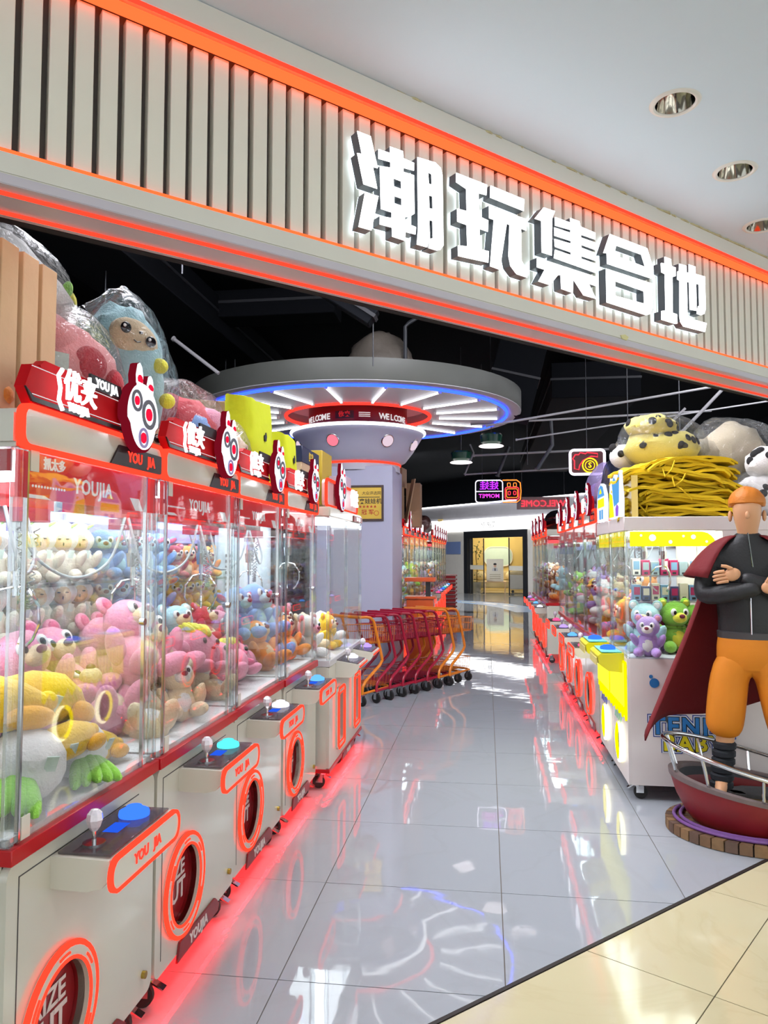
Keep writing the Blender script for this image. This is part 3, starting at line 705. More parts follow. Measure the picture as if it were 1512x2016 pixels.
# far left row behind the pillar
far_skip = ('door_seam', 'lock', 'hinge_plate', 'door_edge', 'led_dash', 'fleece_deck')
FARL = []
for i in range(5):
    FARL.append(dup(SNAP_A, (-1.09, 9.90+0.815*i, 0), PI/2, 'claw machine in the row behind the white pillar, %s from the pillar' % ORD[i], 'claw machines behind the pillar', skip=far_skip))
for i in range(6):
    FARL.append(dup(SNAP_A, (-1.06, 14.75+0.815*i, 0), PI/2, 'far left end claw machine before the red baskets, %s of its block' % ORD[i], 'claw machines at the far left end', skip=far_skip))
# right row: red LED machines behind the yellow ones, then a second block
RIGHT1, RIGHT2 = [], []
for i in range(4):
    RIGHT1.append(dup(SNAP_A, (0.88, 6.22+0.82*(i+1), 0), -PI/2, 'red-lit claw machine in the right row, %s behind the yellow machines' % ORD[i], 'red-lit machines in the right row', skip=far_skip))
for i in range(4):
    RIGHT2.append(dup(SNAP_A, (0.845, 10.95+0.82*(i+1), 0), -PI/2, 'claw machine in the far right block, %s from the front' % ORD[i], 'claw machines of the far right block', skip=far_skip))
bpy.context.view_layer.update()
cols = ['cyan', 'blue', 'violet', 'pink', 'sky', 'white']
for i, o in enumerate(FARL + RIGHT1 + RIGHT2): set_button(o, cols[(i*5+2) % 6] if o not in RIGHT1 else ['pink', 'sky', 'violet', 'pink'][i-11])

# ---- double machine at the end of the left row: two control boxes, upright square prize doors
def double_machine():
    W, D = 1.28, 0.80
    t = thing('double_claw_machine', 'wide two-player claw machine with square red-lit prize doors before the pillar', 'claw machine', (-1.04, 4.935, 0), PI/2, 'white claw machines in the left row')
    doors = (0.24, 0.88)
    plate_with_holes(rrect(0.003, W-0.003, 0.135, 0.80, 0.01), [rrect(d+0.03, d+0.21, 0.24, 0.58, 0.02) for d in doors], 0.0, 0.02).build('front_panel', WHITE, t, True)
    MB().box(0.003, W-0.003, 0.11, D, 0.135, 0.80).build('cabinet', WHITE, t, True)
    for x_ in (0.003, W-0.013): MB().box(x_, x_+0.010, 0.0201, 0.11, 0.135, 0.80).build('side_panel', WHITE, t, False)
    MB().box(-0.001, W+0.001, -0.006, D, 0.108, 0.135).build('red_base', RED, t, True, 0.002, 1)
    for i, d in enumerate(doors):
        MB().box(d+0.03, d+0.21, 0.10, 0.105, 0.24, 0.58).build('chute_wall', DRED, t, False)
        fl = MB().box(d+0.032, d+0.208, 0.04, 0.045, 0.242, 0.578).build('prize_flap', M('flap_red', (128, 18, 26), 0.15), t, False)
        text('PRIZE', 0.055, M('flap_lettering', (206, 196, 192), 0.4), fl, (d+0.12, 0.039, 0.44), offset=0.0014); text('OUT', 0.065, M('flap_lettering', (206, 196, 192), 0.4), fl, (d+0.12, 0.039, 0.37), offset=0.0014)
        MB().frame(rrect(d, d+0.24, 0.20, 0.62, 0.03), rrect(d+0.030, d+0.21, 0.24, 0.58, 0.02), -0.016, 0.0).build('door_frame', WHITE, t, True)
        P = [(p[0], -0.016, p[1]) for p in rrect(d+0.006, d+0.234, 0.206, 0.614, 0.028)]
        MB().tube(P, 0.0085, 6, True).build('led_frame', LED_RED, t)
        P = [(p[0], -0.016, p[1]) for p in rrect(d+0.032, d+0.208, 0.242, 0.578, 0.02)]
        MB().tube(P, 0.005, 6, True).build('led_frame', LED_RED, t)
        prof = [(0.0, 0.70), (-0.10, 0.70), (-0.145, 0.735), (-0.17, 0.775), (-0.165, 0.79), (0.0, 0.815)]
        cb = MB().prism(prof, d-0.02, d+0.30, 'x').build('control_box', CREAM_PANEL, t, True)
        MB().obox((d+0.14, -0.08, 0.806), (0.30, 0.15, 0.005), (R(8.6), 0, 0)).build('control_panel', SMOKE, cb, False)
        MB().obox((d+0.14, -0.150, 0.793), (0.26, 0.012, 0.006), (R(8.6), 0, 0)).build('red_strip', RED, cb, False)
        MB().box(d-0.02, d+0.30, -0.172, -0.166, 0.770, 0.780).build('led_trim', LED_RED, cb, False)
        js = MB().cyl((d+0.06, -0.07, 0.805), (d+0.06, -0.07, 0.845), 0.006, n=10); js.build('joystick', CHROME, cb)
        MB().lathe([(0.008, 0), (0.018, 0.012), (0.023, 0.030), (0.018, 0.048), (0.0005, 0.056)], 8).build('joystick_knob', CRYSTAL, cb, False, loc=(d+0.06, -0.07, 0.838))
        link('button', BTN_MESH['white' if i == 0 else 'violet'], cb, (d+0.20, -0.075, 0.808))
    nm = MB().prism([(0.45, 0.130), (0.86, 0.130), (0.90, 0.085), (0.41, 0.085)], -0.012, -0.003).build('name_plate', DRED, t, True)
    text('YOU JIA', 0.040, M('plate_lettering', (214, 206, 200), 0.5), nm, (0.655, -0.0125, 0.107), offset=0.001)
    MB().box(0.02, W-0.02, 0.03, 0.05, 0.098, 0.107).build('underglow_strip', LED_UNDER, t, False)
    for x in (0.05, W/2, W-0.06): caster_at(t, x, 0.06, 0.108)
    for x in (0.05, W-0.06): caster_at(t, x, D-0.10, 0.108)
    MB().box(0.0, W, -0.004, D, 0.801, 0.845).build('deck_rail', M('deck_grey', (190, 188, 190), 0.3), t, True, 0.003, 1)
    MB().box(0.02, W-0.03, 0.002, 0.007, 0.845, 1.80).build('glass_door', GLASS, t, False)
    MB().box(0.003, 0.007, 0.03, D-0.02, 0.845, 1.80).build('side_glass', GLASS, t, False)
    MB().box(W-0.007, W-0.003, 0.03, D-0.02, 0.845, 1.80).build('side_glass', GLASS, t, False)
    for x0 in (0.003, W/2-0.01, W-0.025): MB().box(x0, x0+0.022, -0.003, 0.022, 0.845, 1.80).build('corner_post', ACRYL, t, True, 0.003, 1)
    MB().box(0.0, W, D-0.02, D, 0.845, 1.80).build('back_panel', INNER, t, False)
    MB().box(0.0, W, -0.002, D, 1.80, 1.87).build('top_box', WHITE, t, True, 0.008)
    MB().box(0.04, W-0.04, 0.08, D-0.06, 1.792, 1.799).build('cabinet_light', CAB_LIGHT, t, False)
    bd = MB().box(W-0.40, W-0.01, -0.010, -0.003, 1.806, 1.852).build('name_badge', DRED, t, False)
    text('YOU   JIA', 0.040, LIT_TEXT, bd, (W-0.20, -0.011, 1.829), offset=0.0006)
    tp = MB().prism(rrect(0.02, W-0.06, 1.88, 2.06, 0.04), 0.03, 0.06).build('topper_board', M('topper_pale', (206, 160, 160), 0.3), t, True)
    MB().tube([(p[0], 0.03, p[1]) for p in rrect(0.02, W-0.06, 1.88, 2.06, 0.04)], 0.011, 6, True).build('led_frame', LED_RED, tp)
    text('优夹', 0.13, E('topper_characters', (0.96, 0.96, 1.0), 2.0), tp, (0.88, -0.012, 1.975), offset=0.003, depth=0.010, name='lit_characters')
    rabbit_emblem(t, 0.40, 2.02, 1.25, 0.018)
    # chequered inner column and red shelf seen through the glass
    ck = MB(); ck2 = MB()
    for i in range(3):
        for j in range(30):
            (ck if (i+j) % 2 else ck2).box(0.16+i*0.02, 0.18+i*0.02, D-0.05, D-0.02, 0.95+j*0.02, 0.97+j*0.02)
    c1 = ck.build('check_column', BLACK, t, False); ck2.build('white_checks', INNER, c1, False)
    claw(t, 0.42, 0.40, 1.70, 1.0, False)
    return t
dm = double_machine()
# ================================================================== PLUSH TOYS
def fur(name, col): return M('plush_' + name, col, 0.95, var=0.10, vs=14, bump=0.55, bs=120, sheen=0.3)
PINK = fur('pink', (238, 150, 176)); HOT = fur('hot_pink', (226, 96, 136)); CREAMF = fur('cream', (226, 214, 194)); WHITEF = fur('white', (232, 228, 226))
GREENF = fur('green', (142, 204, 74)); YELLOWF = fur('yellow', (244, 196, 46)); BLUEF = fur('blue', (126, 164, 222)); ORANGEF = fur('orange', (236, 150, 66))
BROWNF = fur('brown', (150, 96, 60)); LILACF = fur('lilac', (184, 150, 220)); LEMONF = fur('lemon', (232, 226, 70)); FACEF = fur('face_beige', (226, 188, 148)); REDF = fur('red', (200, 44, 60)); AQUAF = fur('aqua', (170, 212, 220)); TANF = fur('tan', (232, 206, 168))
EYEW = M('eye_white', (240, 240, 240), 0.3); EYEB = M('eye_black', (24, 20, 24), 0.15); NOSE = M('nose_maroon', (116, 24, 48), 0.6)
TAGM = M('paper_tag', (206, 220, 210), 0.5, var=0.25, vs=70)
def proto(name, parts, cat='plush toy'):
    t = link(name, None); t['category'] = cat
    for pn, mb, mat in parts:
        if isinstance(mb, tuple):
            p = mb[0].build(pn, mat, t)
            for sn, smb, sm in mb[1]: smb.build(sn, sm, p)
        else: mb.build(pn, mat, t)
    return t
def bear(name, furm, muz, earin, s=1.0, ears='round', snout=1.0):
    b = MB(); b.ell((0, 0, .085), (.078, .066, .088), lump=.06); 
    for sx in (-1, 1):
        b.ell((sx*.058, -.075, .036), (.034, .058, .034), rot=(0, 0, sx*.35)); b.ell((sx*.088, -.022, .112), (.026, .030, .062), rot=(0.5, sx*.5, 0))
    h = MB(); h.ell((0, -.012, .212), (.082, .072, .074), lump=.05)
    P = [('body', b, furm), ('head', h, furm), ('belly', MB().ell((0, -.022, .082), (.052, .050, .062)), muz),
         ('muzzle', MB().ell((0, -.072, .196), (.040*snout, .034, .030)), muz), ('nose', MB().ell((0, -.104, .206), (.016, .011, .012)), NOSE)]
    for sx in (-1, 1):
        if ears == 'round':
            P.append(('ear', (MB().ell((sx*.066, 0, .272), (.030, .016, .030)), [('ear_lining', MB().ell((sx*.066, -.010, .272), (.020, .010, .020)), earin)]), furm))
        else:
            P.append(('ear', (MB().ell((sx*.105, .0, .235), (.052, .014, .026), rot=(0, -sx*.45, 0)), [('ear_lining', MB().ell((sx*.107, -.009, .236), (.038, .008, .016), rot=(0, -sx*.45, 0)), earin)]), furm))
        P.append(('eye', (MB().ell((sx*.034, -.074, .226), (.017, .010, .021)), [('pupil', MB().ell((sx*.030, -.0825, .224), (.009, .005, .012)), EYEB)]), EYEW))
    for pn, mb, m in P: pass
    return proto(name, P)
def sheep():
    b = MB(); b.ell((0, 0, .075), (.068, .060, .078), lump=.10)
    for sx in (-1, 1): b.ell((sx*.05, -.052, .028), (.028, .042, .028)); b.ell((sx*.072, -.03, .095), (.022, .024, .046), rot=(.5, sx*.4, 0))
    return proto('plush_lamb', [('body', b, CREAMF), ('head', MB().ell((0, -.008, .178), (.064, .056, .060), lump=.10), WHITEF),
        ('face', (MB().ell((0, -.040, .172), (.040, .030, .042)), [('eye', MB().ell((-.016, -.068, .182), (.007, .004, .003)), EYEB), ('eye', MB().ell((.016, -.068, .182), (.007, .004, .003)), EYEB), ('mouth', MB().ell((0, -.070, .160), (.003, .003, .008)), EYEB)]), FACEF),
        ('cap', MB().ell((0, .004, .228), (.046, .044, .032)), WHITEF), ('leaf', MB().ell((.038, -.012, .238), (.030, .014, .006), rot=(.2, -.5, .2)), GREENF),
        ('tag', MB().obox((.03, -.072, .118), (.022, .003, .034), (.1, .2, .1)), TAGM)])
def radish():
    b = MB().ell((0, 0, .10), (.105, .105, .098), lump=.03)
    P = [('body', b, WHITEF)]
    for i in range(5):
        a = (i-2)*.42
        P.append(('leaf', MB().ell((math.sin(a)*.055, -.115, .085-.006*abs(i-2)), (.027, .095, .030), rot=(R(14), 0, a*.55)), GREENF))
    P.append(('tag', MB().obox((.085, -.07, .13), (.03, .003, .045), (.3, .2, .5)), TAGM))
    return proto('plush_radish', P)
def banana():
    path = [(-.15, .02, .05), (-.10, 0, .062), (-.04, -.014, .072), (.03, -.014, .072), (.09, 0, .060), (.14, .02, .052)]
    b = MB().tube(path, [.018, .052, .066, .066, .050, .020], 14); b.ell((-.155, .022, .05), .024); b.ell((.145, .022, .052), .026)
    return proto('plush_banana', [('body', b, YELLOWF), ('peel_flap', MB().ell((.10, -.055, .045), (.065, .026, .030), rot=(0, .2, .4)), fur('deep_yellow', (246, 176, 20))),
                                  ('peel_flap', MB().ell((.11, .058, .05), (.06, .026, .028), rot=(0, .2, -.4)), fur('deep_yellow', (246, 176, 20))), ('tag', MB().obox((-.02, -.078, .07), (.03, .003, .045), (.3, .1, -.2)), TAGM)])
def tuft():
    b = MB().ell((0, 0, .10), (.10, .088, .10), lump=.05)
    for sx in (-1, 1): b.ell((sx*.05, -.07, .022), (.036, .045, .024)); b.ell((sx*.10, -.02, .09), (.03, .03, .045))
    hair = MB()
    for i in range(16):
        a = i*2.4; r_ = .016*math.sqrt(i); hair.ell((r_*math.cos(a), r_*math.sin(a), .19-.9*r_*r_*6), (.018, .018, .040), 8, 6, rot=(math.sin(a)*.7, math.cos(a)*.7, 0))
    P = [('body', b, PINK), ('hair', hair, LEMONF)]
    for sx in (-1, 1):
        gl = MB()
        for k in range(3): gl.ell((sx*(.11+.012*k), 0, .15-.035*k), (.034, .016, .015), 10, 6, rot=(0, -sx*(.5-.4*k), 0))
        P.append(('gill', gl, HOT)); P.append(('eye', MB().ell((sx*.038, -.082, .12), (.010, .006, .012)), EYEB))
    P.append(('mouth', MB().ell((0, -.088, .092), (.012, .004, .006)), NOSE))
    return proto('plush_axolotl', P)
def duck():
    b = MB().ell((0, .01, .075), (.080, .090, .075)); b.ell((0, .095, .10), (.03, .04, .03), rot=(.6, 0, 0))
    P = [('body', b, YELLOWF), ('head', MB().ell((0, -.035, .185), (.060, .058, .058)), YELLOWF), ('beak', MB().ell((0, -.098, .172), (.034, .030, .014)), ORANGEF)]
    for sx in (-1, 1):
        P += [('wing', MB().ell((sx*.082, .015, .085), (.016, .052, .036), rot=(.2, 0, 0)), LEMONF), ('eye', MB().ell((sx*.026, -.085, .200), (.008, .006, .010)), EYEB), ('foot', MB().ell((sx*.04, -.065, .014), (.030, .036, .014)), ORANGEF)]
    return proto('plush_duck', P)
PROTO = {'pinkbear': bear('plush_bear', PINK, TANF, HOT), 'creambear': bear('plush_bear', TANF, WHITEF, CREAMF), 'bluebear': bear('plush_creature', BLUEF, AQUAF, HOT, ears='wide'),
         'orangebear': bear('plush_bear', ORANGEF, TANF, YELLOWF), 'lilacbear': bear('plush_bear', LILACF, WHITEF, PINK), 'brownbear': bear('plush_bear', BROWNF, TANF, TANF), 'whitebear': bear('plush_bear', WHITEF, PINK, PINK),
         'yellowbear': bear('plush_bear', YELLOWF, TANF, ORANGEF), 'aquabear': bear('plush_bear', AQUAF, TANF, WHITEF), 'greenbear': bear('plush_bear', GREENF, LEMONF, LEMONF), 'redbear': bear('plush_bear', REDF, TANF, PINK),
         'lamb': sheep(), 'radish': radish(), 'banana': banana(), 'axolotl': tuft(), 'duck': duck()}
WORDS = {'pinkbear': 'pink plush bear', 'creambear': 'cream plush bear', 'bluebear': 'blue wide-eared plush', 'orangebear': 'orange plush bear', 'lilacbear': 'lilac plush bear', 'brownbear': 'brown plush bear', 'whitebear': 'white plush bear',
         'yellowbear': 'yellow plush bear', 'aquabear': 'pale blue plush bear', 'greenbear': 'lime green plush bear', 'redbear': 'red plush bear', 'lamb': 'cream plush lamb with leaf cap', 'radish': 'white plush radish', 'banana': 'yellow plush banana', 'axolotl': 'pink plush axolotl', 'duck': 'yellow plush duck'}
SNAPS = {k: snapshot(o) for k, o in PROTO.items()}
USED = set()
def plush(kind, loc, rot=(0, 0, 0), s=1.0, label=None, group=None):
    if kind not in USED:
        USED.add(kind); o = PROTO[kind]; o.location = loc; o.rotation_euler = rot; o.scale = (s,)*3; o['label'] = label
        if group: o['group'] = group
        return o
    return dup(SNAPS[kind], loc, 0, label, group, s, rot)
def side(i): # world transform of left-row machine i
    return lambda x, y, z: (LX - y, LY0 + LP*i + x, z)
def batch(items, where, group, turn=0):
    """items: (kind, loc, rot, scale, layer word); every toy gets a label with its layer and its place counted from the left"""
    cnt = {}
    order = sorted(range(len(items)), key=lambda q: (items[q][1][1]))
    n = {}
    for q in order:
        k, loc, rot, s, lay = items[q]
        n[(k, lay)] = n.get((k, lay), 0) + 1
    for q in order:
        k, loc, rot, s, lay = items[q]; key = (k, lay); cnt[key] = cnt.get(key, 0) + 1
        pos = '' if n[key] == 1 else (', ' + ORD[min(cnt[key]-1, 19)] + ' from left')
        rot = (rot[0], rot[1], (turn*HZ - turn*abs(rot[2]-turn*HZ) - turn*.15)) if turn and abs(rot[0]) < 1.0 else rot
        plush(k, loc, rot, s, WORDS[k] + ' ' + where + (', ' + lay if lay else '') + pos, group)
rp = random.Random(11)
HZ = PI/2
# --- machine 1: radishes and bananas against the front glass
w = side(0); Z0 = 0.874
its = [('radish', w(.28, .135, Z0), (R(8), 0, .30), 1.02, 'front'), ('radish', w(.52, .13, Z0), (R(10), 0, .9), .85, 'front'), ('radish', w(.20, .47, Z0+.06), (R(-15), 0, HZ+.3), 1.0, 'back'), ('radish', w(.44, .50, Z0+.05), (0, 0, HZ-.9), 1.05, 'back'),
       ('banana', w(.26, .26, Z0+.19), (R(12), 0, .65), 1.15, 'top'), ('banana', w(.45, .23, Z0+.17), (R(8), R(12), 1.25), 1.15, 'top'), ('banana', w(.40, .10, Z0+.085), (R(10), R(-8), 1.2), .80, 'front'),
       ('banana', w(.64, .15, Z0+.0), (0, 0, 1.1), .8, 'front'), ('banana', w(.08, .35, Z0+.02), (0, 0, .2), 1.0, 'front'), ('banana', w(.62, .42, Z0+.10), (0, 0, 1.0), 1.0, 'back')]
batch(its, 'in nearest claw machine', 'plush toys in the nearest machine')
# --- machine 2: clear shelves of lambs at the back, pink bears heaped in front
def shelf(i, z, y0=.56, y1=.835, x0=.02, x1=.78):
    o = MB().box(x0, x1, y0, y1, z-.008, z).build('acrylic_shelf', ACRYL, MACH[i], False)
w = side(1)
for z in (1.205, 1.43): shelf(1, z)
its = []
for r_, z in enumerate((1.207, 1.432)):
    for c in range(5): its.append(('lamb', w(.09+c*.152, .70-.01*(c % 2), z), (0, 0, HZ+.75+rp.uniform(-.12, .12)), 1.0, ('lower shelf', 'upper shelf')[r_]))
batch(its, 'in second claw machine', 'plush lambs on the shelves of the second machine', 1)
its = []
for c in range(4):
    its.append(('pinkbear', w(.12+c*.19, .70, Z0), (R(rp.uniform(-10, 10)), R(rp.uniform(-12, 12)), HZ+rp.uniform(-.2, .8)), 1.12, 'rear bottom'))
for c in range(4): its.append(('pinkbear', w(.10+c*.20, .44, Z0+.06), (R(-22+rp.uniform(-8, 8)), R(rp.uniform(-18, 18)), HZ+rp.uniform(-.3, .5)), 1.28, 'middle row'))
its += [('pinkbear', w(.40, .24, Z0+.15), (R(-35), R(12), HZ+.25), 1.35, 'top of the front heap'), ('pinkbear', w(.64, .22, Z0+.12), (R(-20), R(-25), HZ-.1), 1.2, 'top of the front heap'), ('pinkbear', w(.20, .22, Z0+.04), (R(-70), R(0), HZ-.4), 1.2, 'top of the front heap'),
        ('creambear', w(.20, .10, Z0), (R(-75), 0, HZ-.9), 1.0, 'front'), ('creambear', w(.48, .11, Z0), (R(-20), 0, HZ+.6), .85, 'front'), ('creambear', w(.64, .12, Z0), (R(-78), 0, HZ+.9), .95, 'front')]
batch(its, 'in second claw machine', 'plush bears heaped in the second machine', 1)
# --- machine 3
w = side(2)
for z in (1.205, 1.43): shelf(2, z)
its = []
for r_, z in enumerate((1.207, 1.432)):
    for c in range(5): its.append(('bluebear', w(.09+c*.155, .70, z), (0, 0, HZ+.6+rp.uniform(-.15, .15)), .82, ('lower shelf', 'upper shelf')[r_]))
its += [('lilacbear', w(.14, .52, Z0+.08), (R(-10), 0, HZ+.4), 1.2, 'rear'), ('orangebear', w(.36, .62, Z0), (0, 0, HZ+.2), 1.15, 'rear'), ('orangebear', w(.58, .62, Z0), (0, 0, HZ+.3), 1.15, 'rear'),
        ('axolotl', w(.14, .22, Z0+.10), (R(-20), R(10), HZ+.2), 1.2, 'front'), ('axolotl', w(.40, .19, Z0), (R(-40), R(-10), HZ-.6), 1.35, 'front'), ('aquabear', w(.32, .38, Z0+.14), (R(-20), 0, HZ+.5), 1.0, 'top of the heap'), ('redbear', w(.62, .36, Z0+.16), (R(-25), R(20), HZ), .9, 'top of the heap'),
        ('axolotl', w(.64, .20, Z0), (R(-30), 0, HZ+.3), 1.15, 'front'), ('creambear', w(.16, .09, Z0), (R(-60), 0, HZ+.2), .8, 'front')]
batch(its, 'in third claw machine', 'plush toys in the third machine', 1)
# --- machine 4
w = side(3)
for z in (1.20, 1.40): shelf(3, z)
its = []
for c in range(4):
    its.append(('yellowbear', w(.12+c*.18, .70, 1.202), (0, 0, HZ+.5), .7, 'lower shelf')); its.append((('redbear', 'orangebear')[c % 2], w(.12+c*.18, .70, 1.402), (0, 0, HZ+.5), .7, 'upper shelf'))
its += [('bluebear', w(.14, .30, Z0+.17), (R(-10), 0, HZ+.2), 1.1, 'top of the heap'), ('bluebear', w(.38, .28, Z0+.17), (R(-12), R(8), HZ-.1), 1.15, 'top of the heap'), ('bluebear', w(.62, .27, Z0+.14), (R(-16), R(-10), HZ+.3), 1.1, 'top of the heap'),
        ('orangebear', w(.20, .14, Z0), (R(-30), 0, HZ+.1), 1.1, 'front'), ('bluebear', w(.45, .13, Z0), (R(-60), 0, HZ-.4), 1.0, 'front'), ('orangebear', w(.66, .13, Z0), (R(-25), 0, HZ+.3), 1.0, 'front'), ('pinkbear', w(.30, .52, Z0), (0, 0, HZ), 1.2, 'rear'), ('pinkbear', w(.60, .52, Z0), (0, 0, HZ), 1.2, 'rear')]
batch(its, 'in fourth claw machine', 'plush toys in the fourth machine', 1)
# --- double machine
its = [('whitebear', (-1.22, 5.05, .847), (0, 0, HZ+.3), 1.0, 'front'), ('creambear', (-1.24, 5.28, .847), (R(-20), 0, HZ), 1.0, 'front'), ('redbear', (-1.45, 5.20, .90), (0, 0, HZ+.5), 1.0, 'back'), ('yellowbear', (-1.20, 5.55, .847), (0, 0, HZ), .9, 'front'), ('whitebear', (-1.22, 5.85, .847), (R(-30), 0, HZ+.2), .95, 'front')]
batch(its, 'in the two-player machine', 'plush toys in the two-player machine', 1)
# --- far machines: small heaps
mix = ['yellowbear', 'duck', 'creambear', 'aquabear', 'pinkbear', 'lilacbear', 'orangebear', 'greenbear', 'whitebear', 'brownbear']
for bi, (lst, sgn, wd, per) in enumerate(((FARL, 1, 'behind the pillar', 4), (RIGHT1, -1, 'of the red-lit right block', 6), (RIGHT2, -1, 'of the far right block', 4))):
    for mi, mo in enumerate(lst):
        its = []; x0, y0 = mo.location.x, mo.location.y
        for k in range(per):
            kd = mix[(mi*3+k*7+bi) % 10]
            lx, ly = .13+.17*(k % 4)+rp.uniform(-.02, .02), .20+.24*(k // 4)+rp.uniform(-.04, .04)
            P_ = (x0 - sgn*ly, y0 + sgn*lx, Z0 + (.16 if k % 2 else 0.0))
            its.append((kd, P_, (R(rp.uniform(-20, 5)), R(rp.uniform(-10, 10)), sgn*HZ+rp.uniform(-.5, .5)), rp.uniform(1.0, 1.3), ''))
        if bi == 0 and mi >= 5: where = f'in far left end machine, {ORD[mi-5]} of its block'
        elif bi == 0: where = f'in the {ORD[mi]} machine behind the pillar'
        else: where = f'in the {ORD[mi]} machine {wd}'
        batch(its, where, f'plush toys in machine {mi+1} ' + wd, sgn)
# ================================================================== PILLAR AND DISC CANOPY
PILM = M('pillar_lavender', (168, 168, 188), 0.45, var=0.02)
struct(MB().box(-2.10, -1.10, 8.80, 9.80, 0, 2.60).build('wall_pillar', PILM, None, True, 0.004, 1), 'square pale lavender pillar in the middle of the shop')
PCX, PCY = -1.60, 9.30
ufo = thing('disc_canopy', 'round white flying-saucer canopy with blue LED ring on the pillar', 'canopy', (PCX, PCY, 0))
DISC = M('disc_white', (176, 176, 184), 0.4, var=0.02)
MB().lathe([(0.92, 3.285), (1.90, 3.285), (1.98, 3.270), (2.03, 3.285), (2.03, 3.292)], 72).build('disc', DISC, ufo)
MB().lathe([(2.03, 3.292), (2.035, 3.30), (2.035, 3.515), (1.98, 3.53), (0.0005, 3.53)], 72).build('rim_band', M('rim_grey', (88, 90, 86), .5), ufo)
MB().lathe([(0.92, 3.285), (0.92, 3.40), (0.62, 3.42)], 56).build('inner_cove', DISC, ufo)
drum = MB().lathe([(0.62, 3.00), (0.62, 3.42)], 56).build('red_drum', DRED, ufo)
MB().torus((0, 0, 3.272), 1.86, 0.017, 'z', 96, 8).build('blue_led_ring', LED_BLUE, ufo)
MB().torus((0, 0, 3.278), 0.905, 0.022, 'z', 72, 8).build('red_led_ring', LED_RED_DIM, ufo)
tb = MB().cyl((1.02, 0, 3.266), (1.77, 0, 3.266), 0.012, n=8).mesh('light_tube', LED_TUBE)
ec = MB(); ec.box(0.995, 1.025, -.016, .016, 3.252, 3.286); ec.box(1.765, 1.79, -.014, .014, 3.254, 3.286); ecm = ec.mesh('tube_holder', M('holder_white', (220, 218, 214), 0.4), False)
for i in range(18):
    a = R(9+20*i); lt = link('light_tube', tb, ufo, (0, 0, 0), (0, 0, a)); link('tube_holder', ecm, lt)
bowl = MB().lathe([(0.52, 2.66), (0.60, 2.70), (0.70, 2.83), (0.78, 2.96), (0.83, 3.045), (0.835, 3.07), (0.80, 3.075), (0.60, 3.075)], 64).build('bowl', M('bowl_lavender', (190, 190, 206), 0.35, var=0.02), ufo)
MB().torus((0, 0, 3.062), 0.838, 0.020, 'z', 72, 8).build('white_led_ring', LED_TUBE, ufo)
MB().lathe([(0.50, 2.56), (0.53, 2.56), (0.53, 2.66), (0.50, 2.66)], 48).build('neck', DISC, ufo)
MB().torus((0, 0, 2.655), 0.533, 0.013, 'z', 56, 8).build('red_led_ring', LED_RED, ufo)
for i, (a, c) in enumerate(((256, 'p'), (308, 'w'), (347, 'w2'), (204, 'w'), (152, 'p'), (35, 'w'))):
    aa = R(a); rr = 0.735; mt = E('dome_pink', (1.0, 0.16, 0.22), 1.3, False) if c == 'p' else E('dome_white', (0.80, 0.62, 0.72), 0.9, False)
    dl = MB().ell((0, 0, 0), (0.072, 0.072, 0.045), 18, 10).build('dome_lamp', mt, ufo, True, loc=(rr*math.cos(aa), rr*math.sin(aa), 2.885), rot=(0, R(120), aa))
    MB().torus((0, 0, 0), 0.074, 0.008, 'z', 24, 6).build('rim', CHROME, dl)
def ring_text(txt, rad, z, deg0, step, size, mat, parent):
    for i, ch in enumerate(txt):
        if ch == ' ': continue
        a = R(deg0 + i*step)
        text(ch, size, mat, parent, ((rad)*math.cos(a), (rad)*math.sin(a), z), (PI/2, 0, a+PI/2), offset=0.003, name='letter')
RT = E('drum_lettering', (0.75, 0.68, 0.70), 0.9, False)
ring_text('WELCOME', 0.626, 3.19, 208, 6.2, 0.10, RT, drum)
ring_text('WELCOME', 0.626, 3.19, 308, 6.2, 0.10, RT, drum)
for i in range(14):
    a0 = R(254+i*1.5); a1 = R(254+(i+1)*1.5)
    MB().add([(0.624*math.cos(a0), 0.624*math.sin(a0), 3.16), (0.624*math.cos(a1), 0.624*math.sin(a1), 3.16), (0.624*math.cos(a1), 0.624*math.sin(a1), 3.25), (0.624*math.cos(a0), 0.624*math.sin(a0), 3.25)], [(0, 1, 2, 3)]).build('dark_label', BLACK, drum, False)
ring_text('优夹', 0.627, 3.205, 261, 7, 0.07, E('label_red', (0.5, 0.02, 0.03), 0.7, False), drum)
q = MB()
for i in range(14):
    for j in range(3):
        a = R(281+i*0.9); q.prism(circ(0, 0, .006, 6), -.001, .001); 
        k = len(q.v)-12
        m4 = Matrix.Translation((0.627*math.cos(a), 0.627*math.sin(a), 3.18+j*.022)) @ Matrix.Rotation(a+PI/2, 4, 'Z')
        for v in range(k, k+12): q.v[v] = tuple(m4 @ Vector(q.v[v]))
o = q.build('dot_pattern', RT, drum, False); o['kind'] = 'stuff'
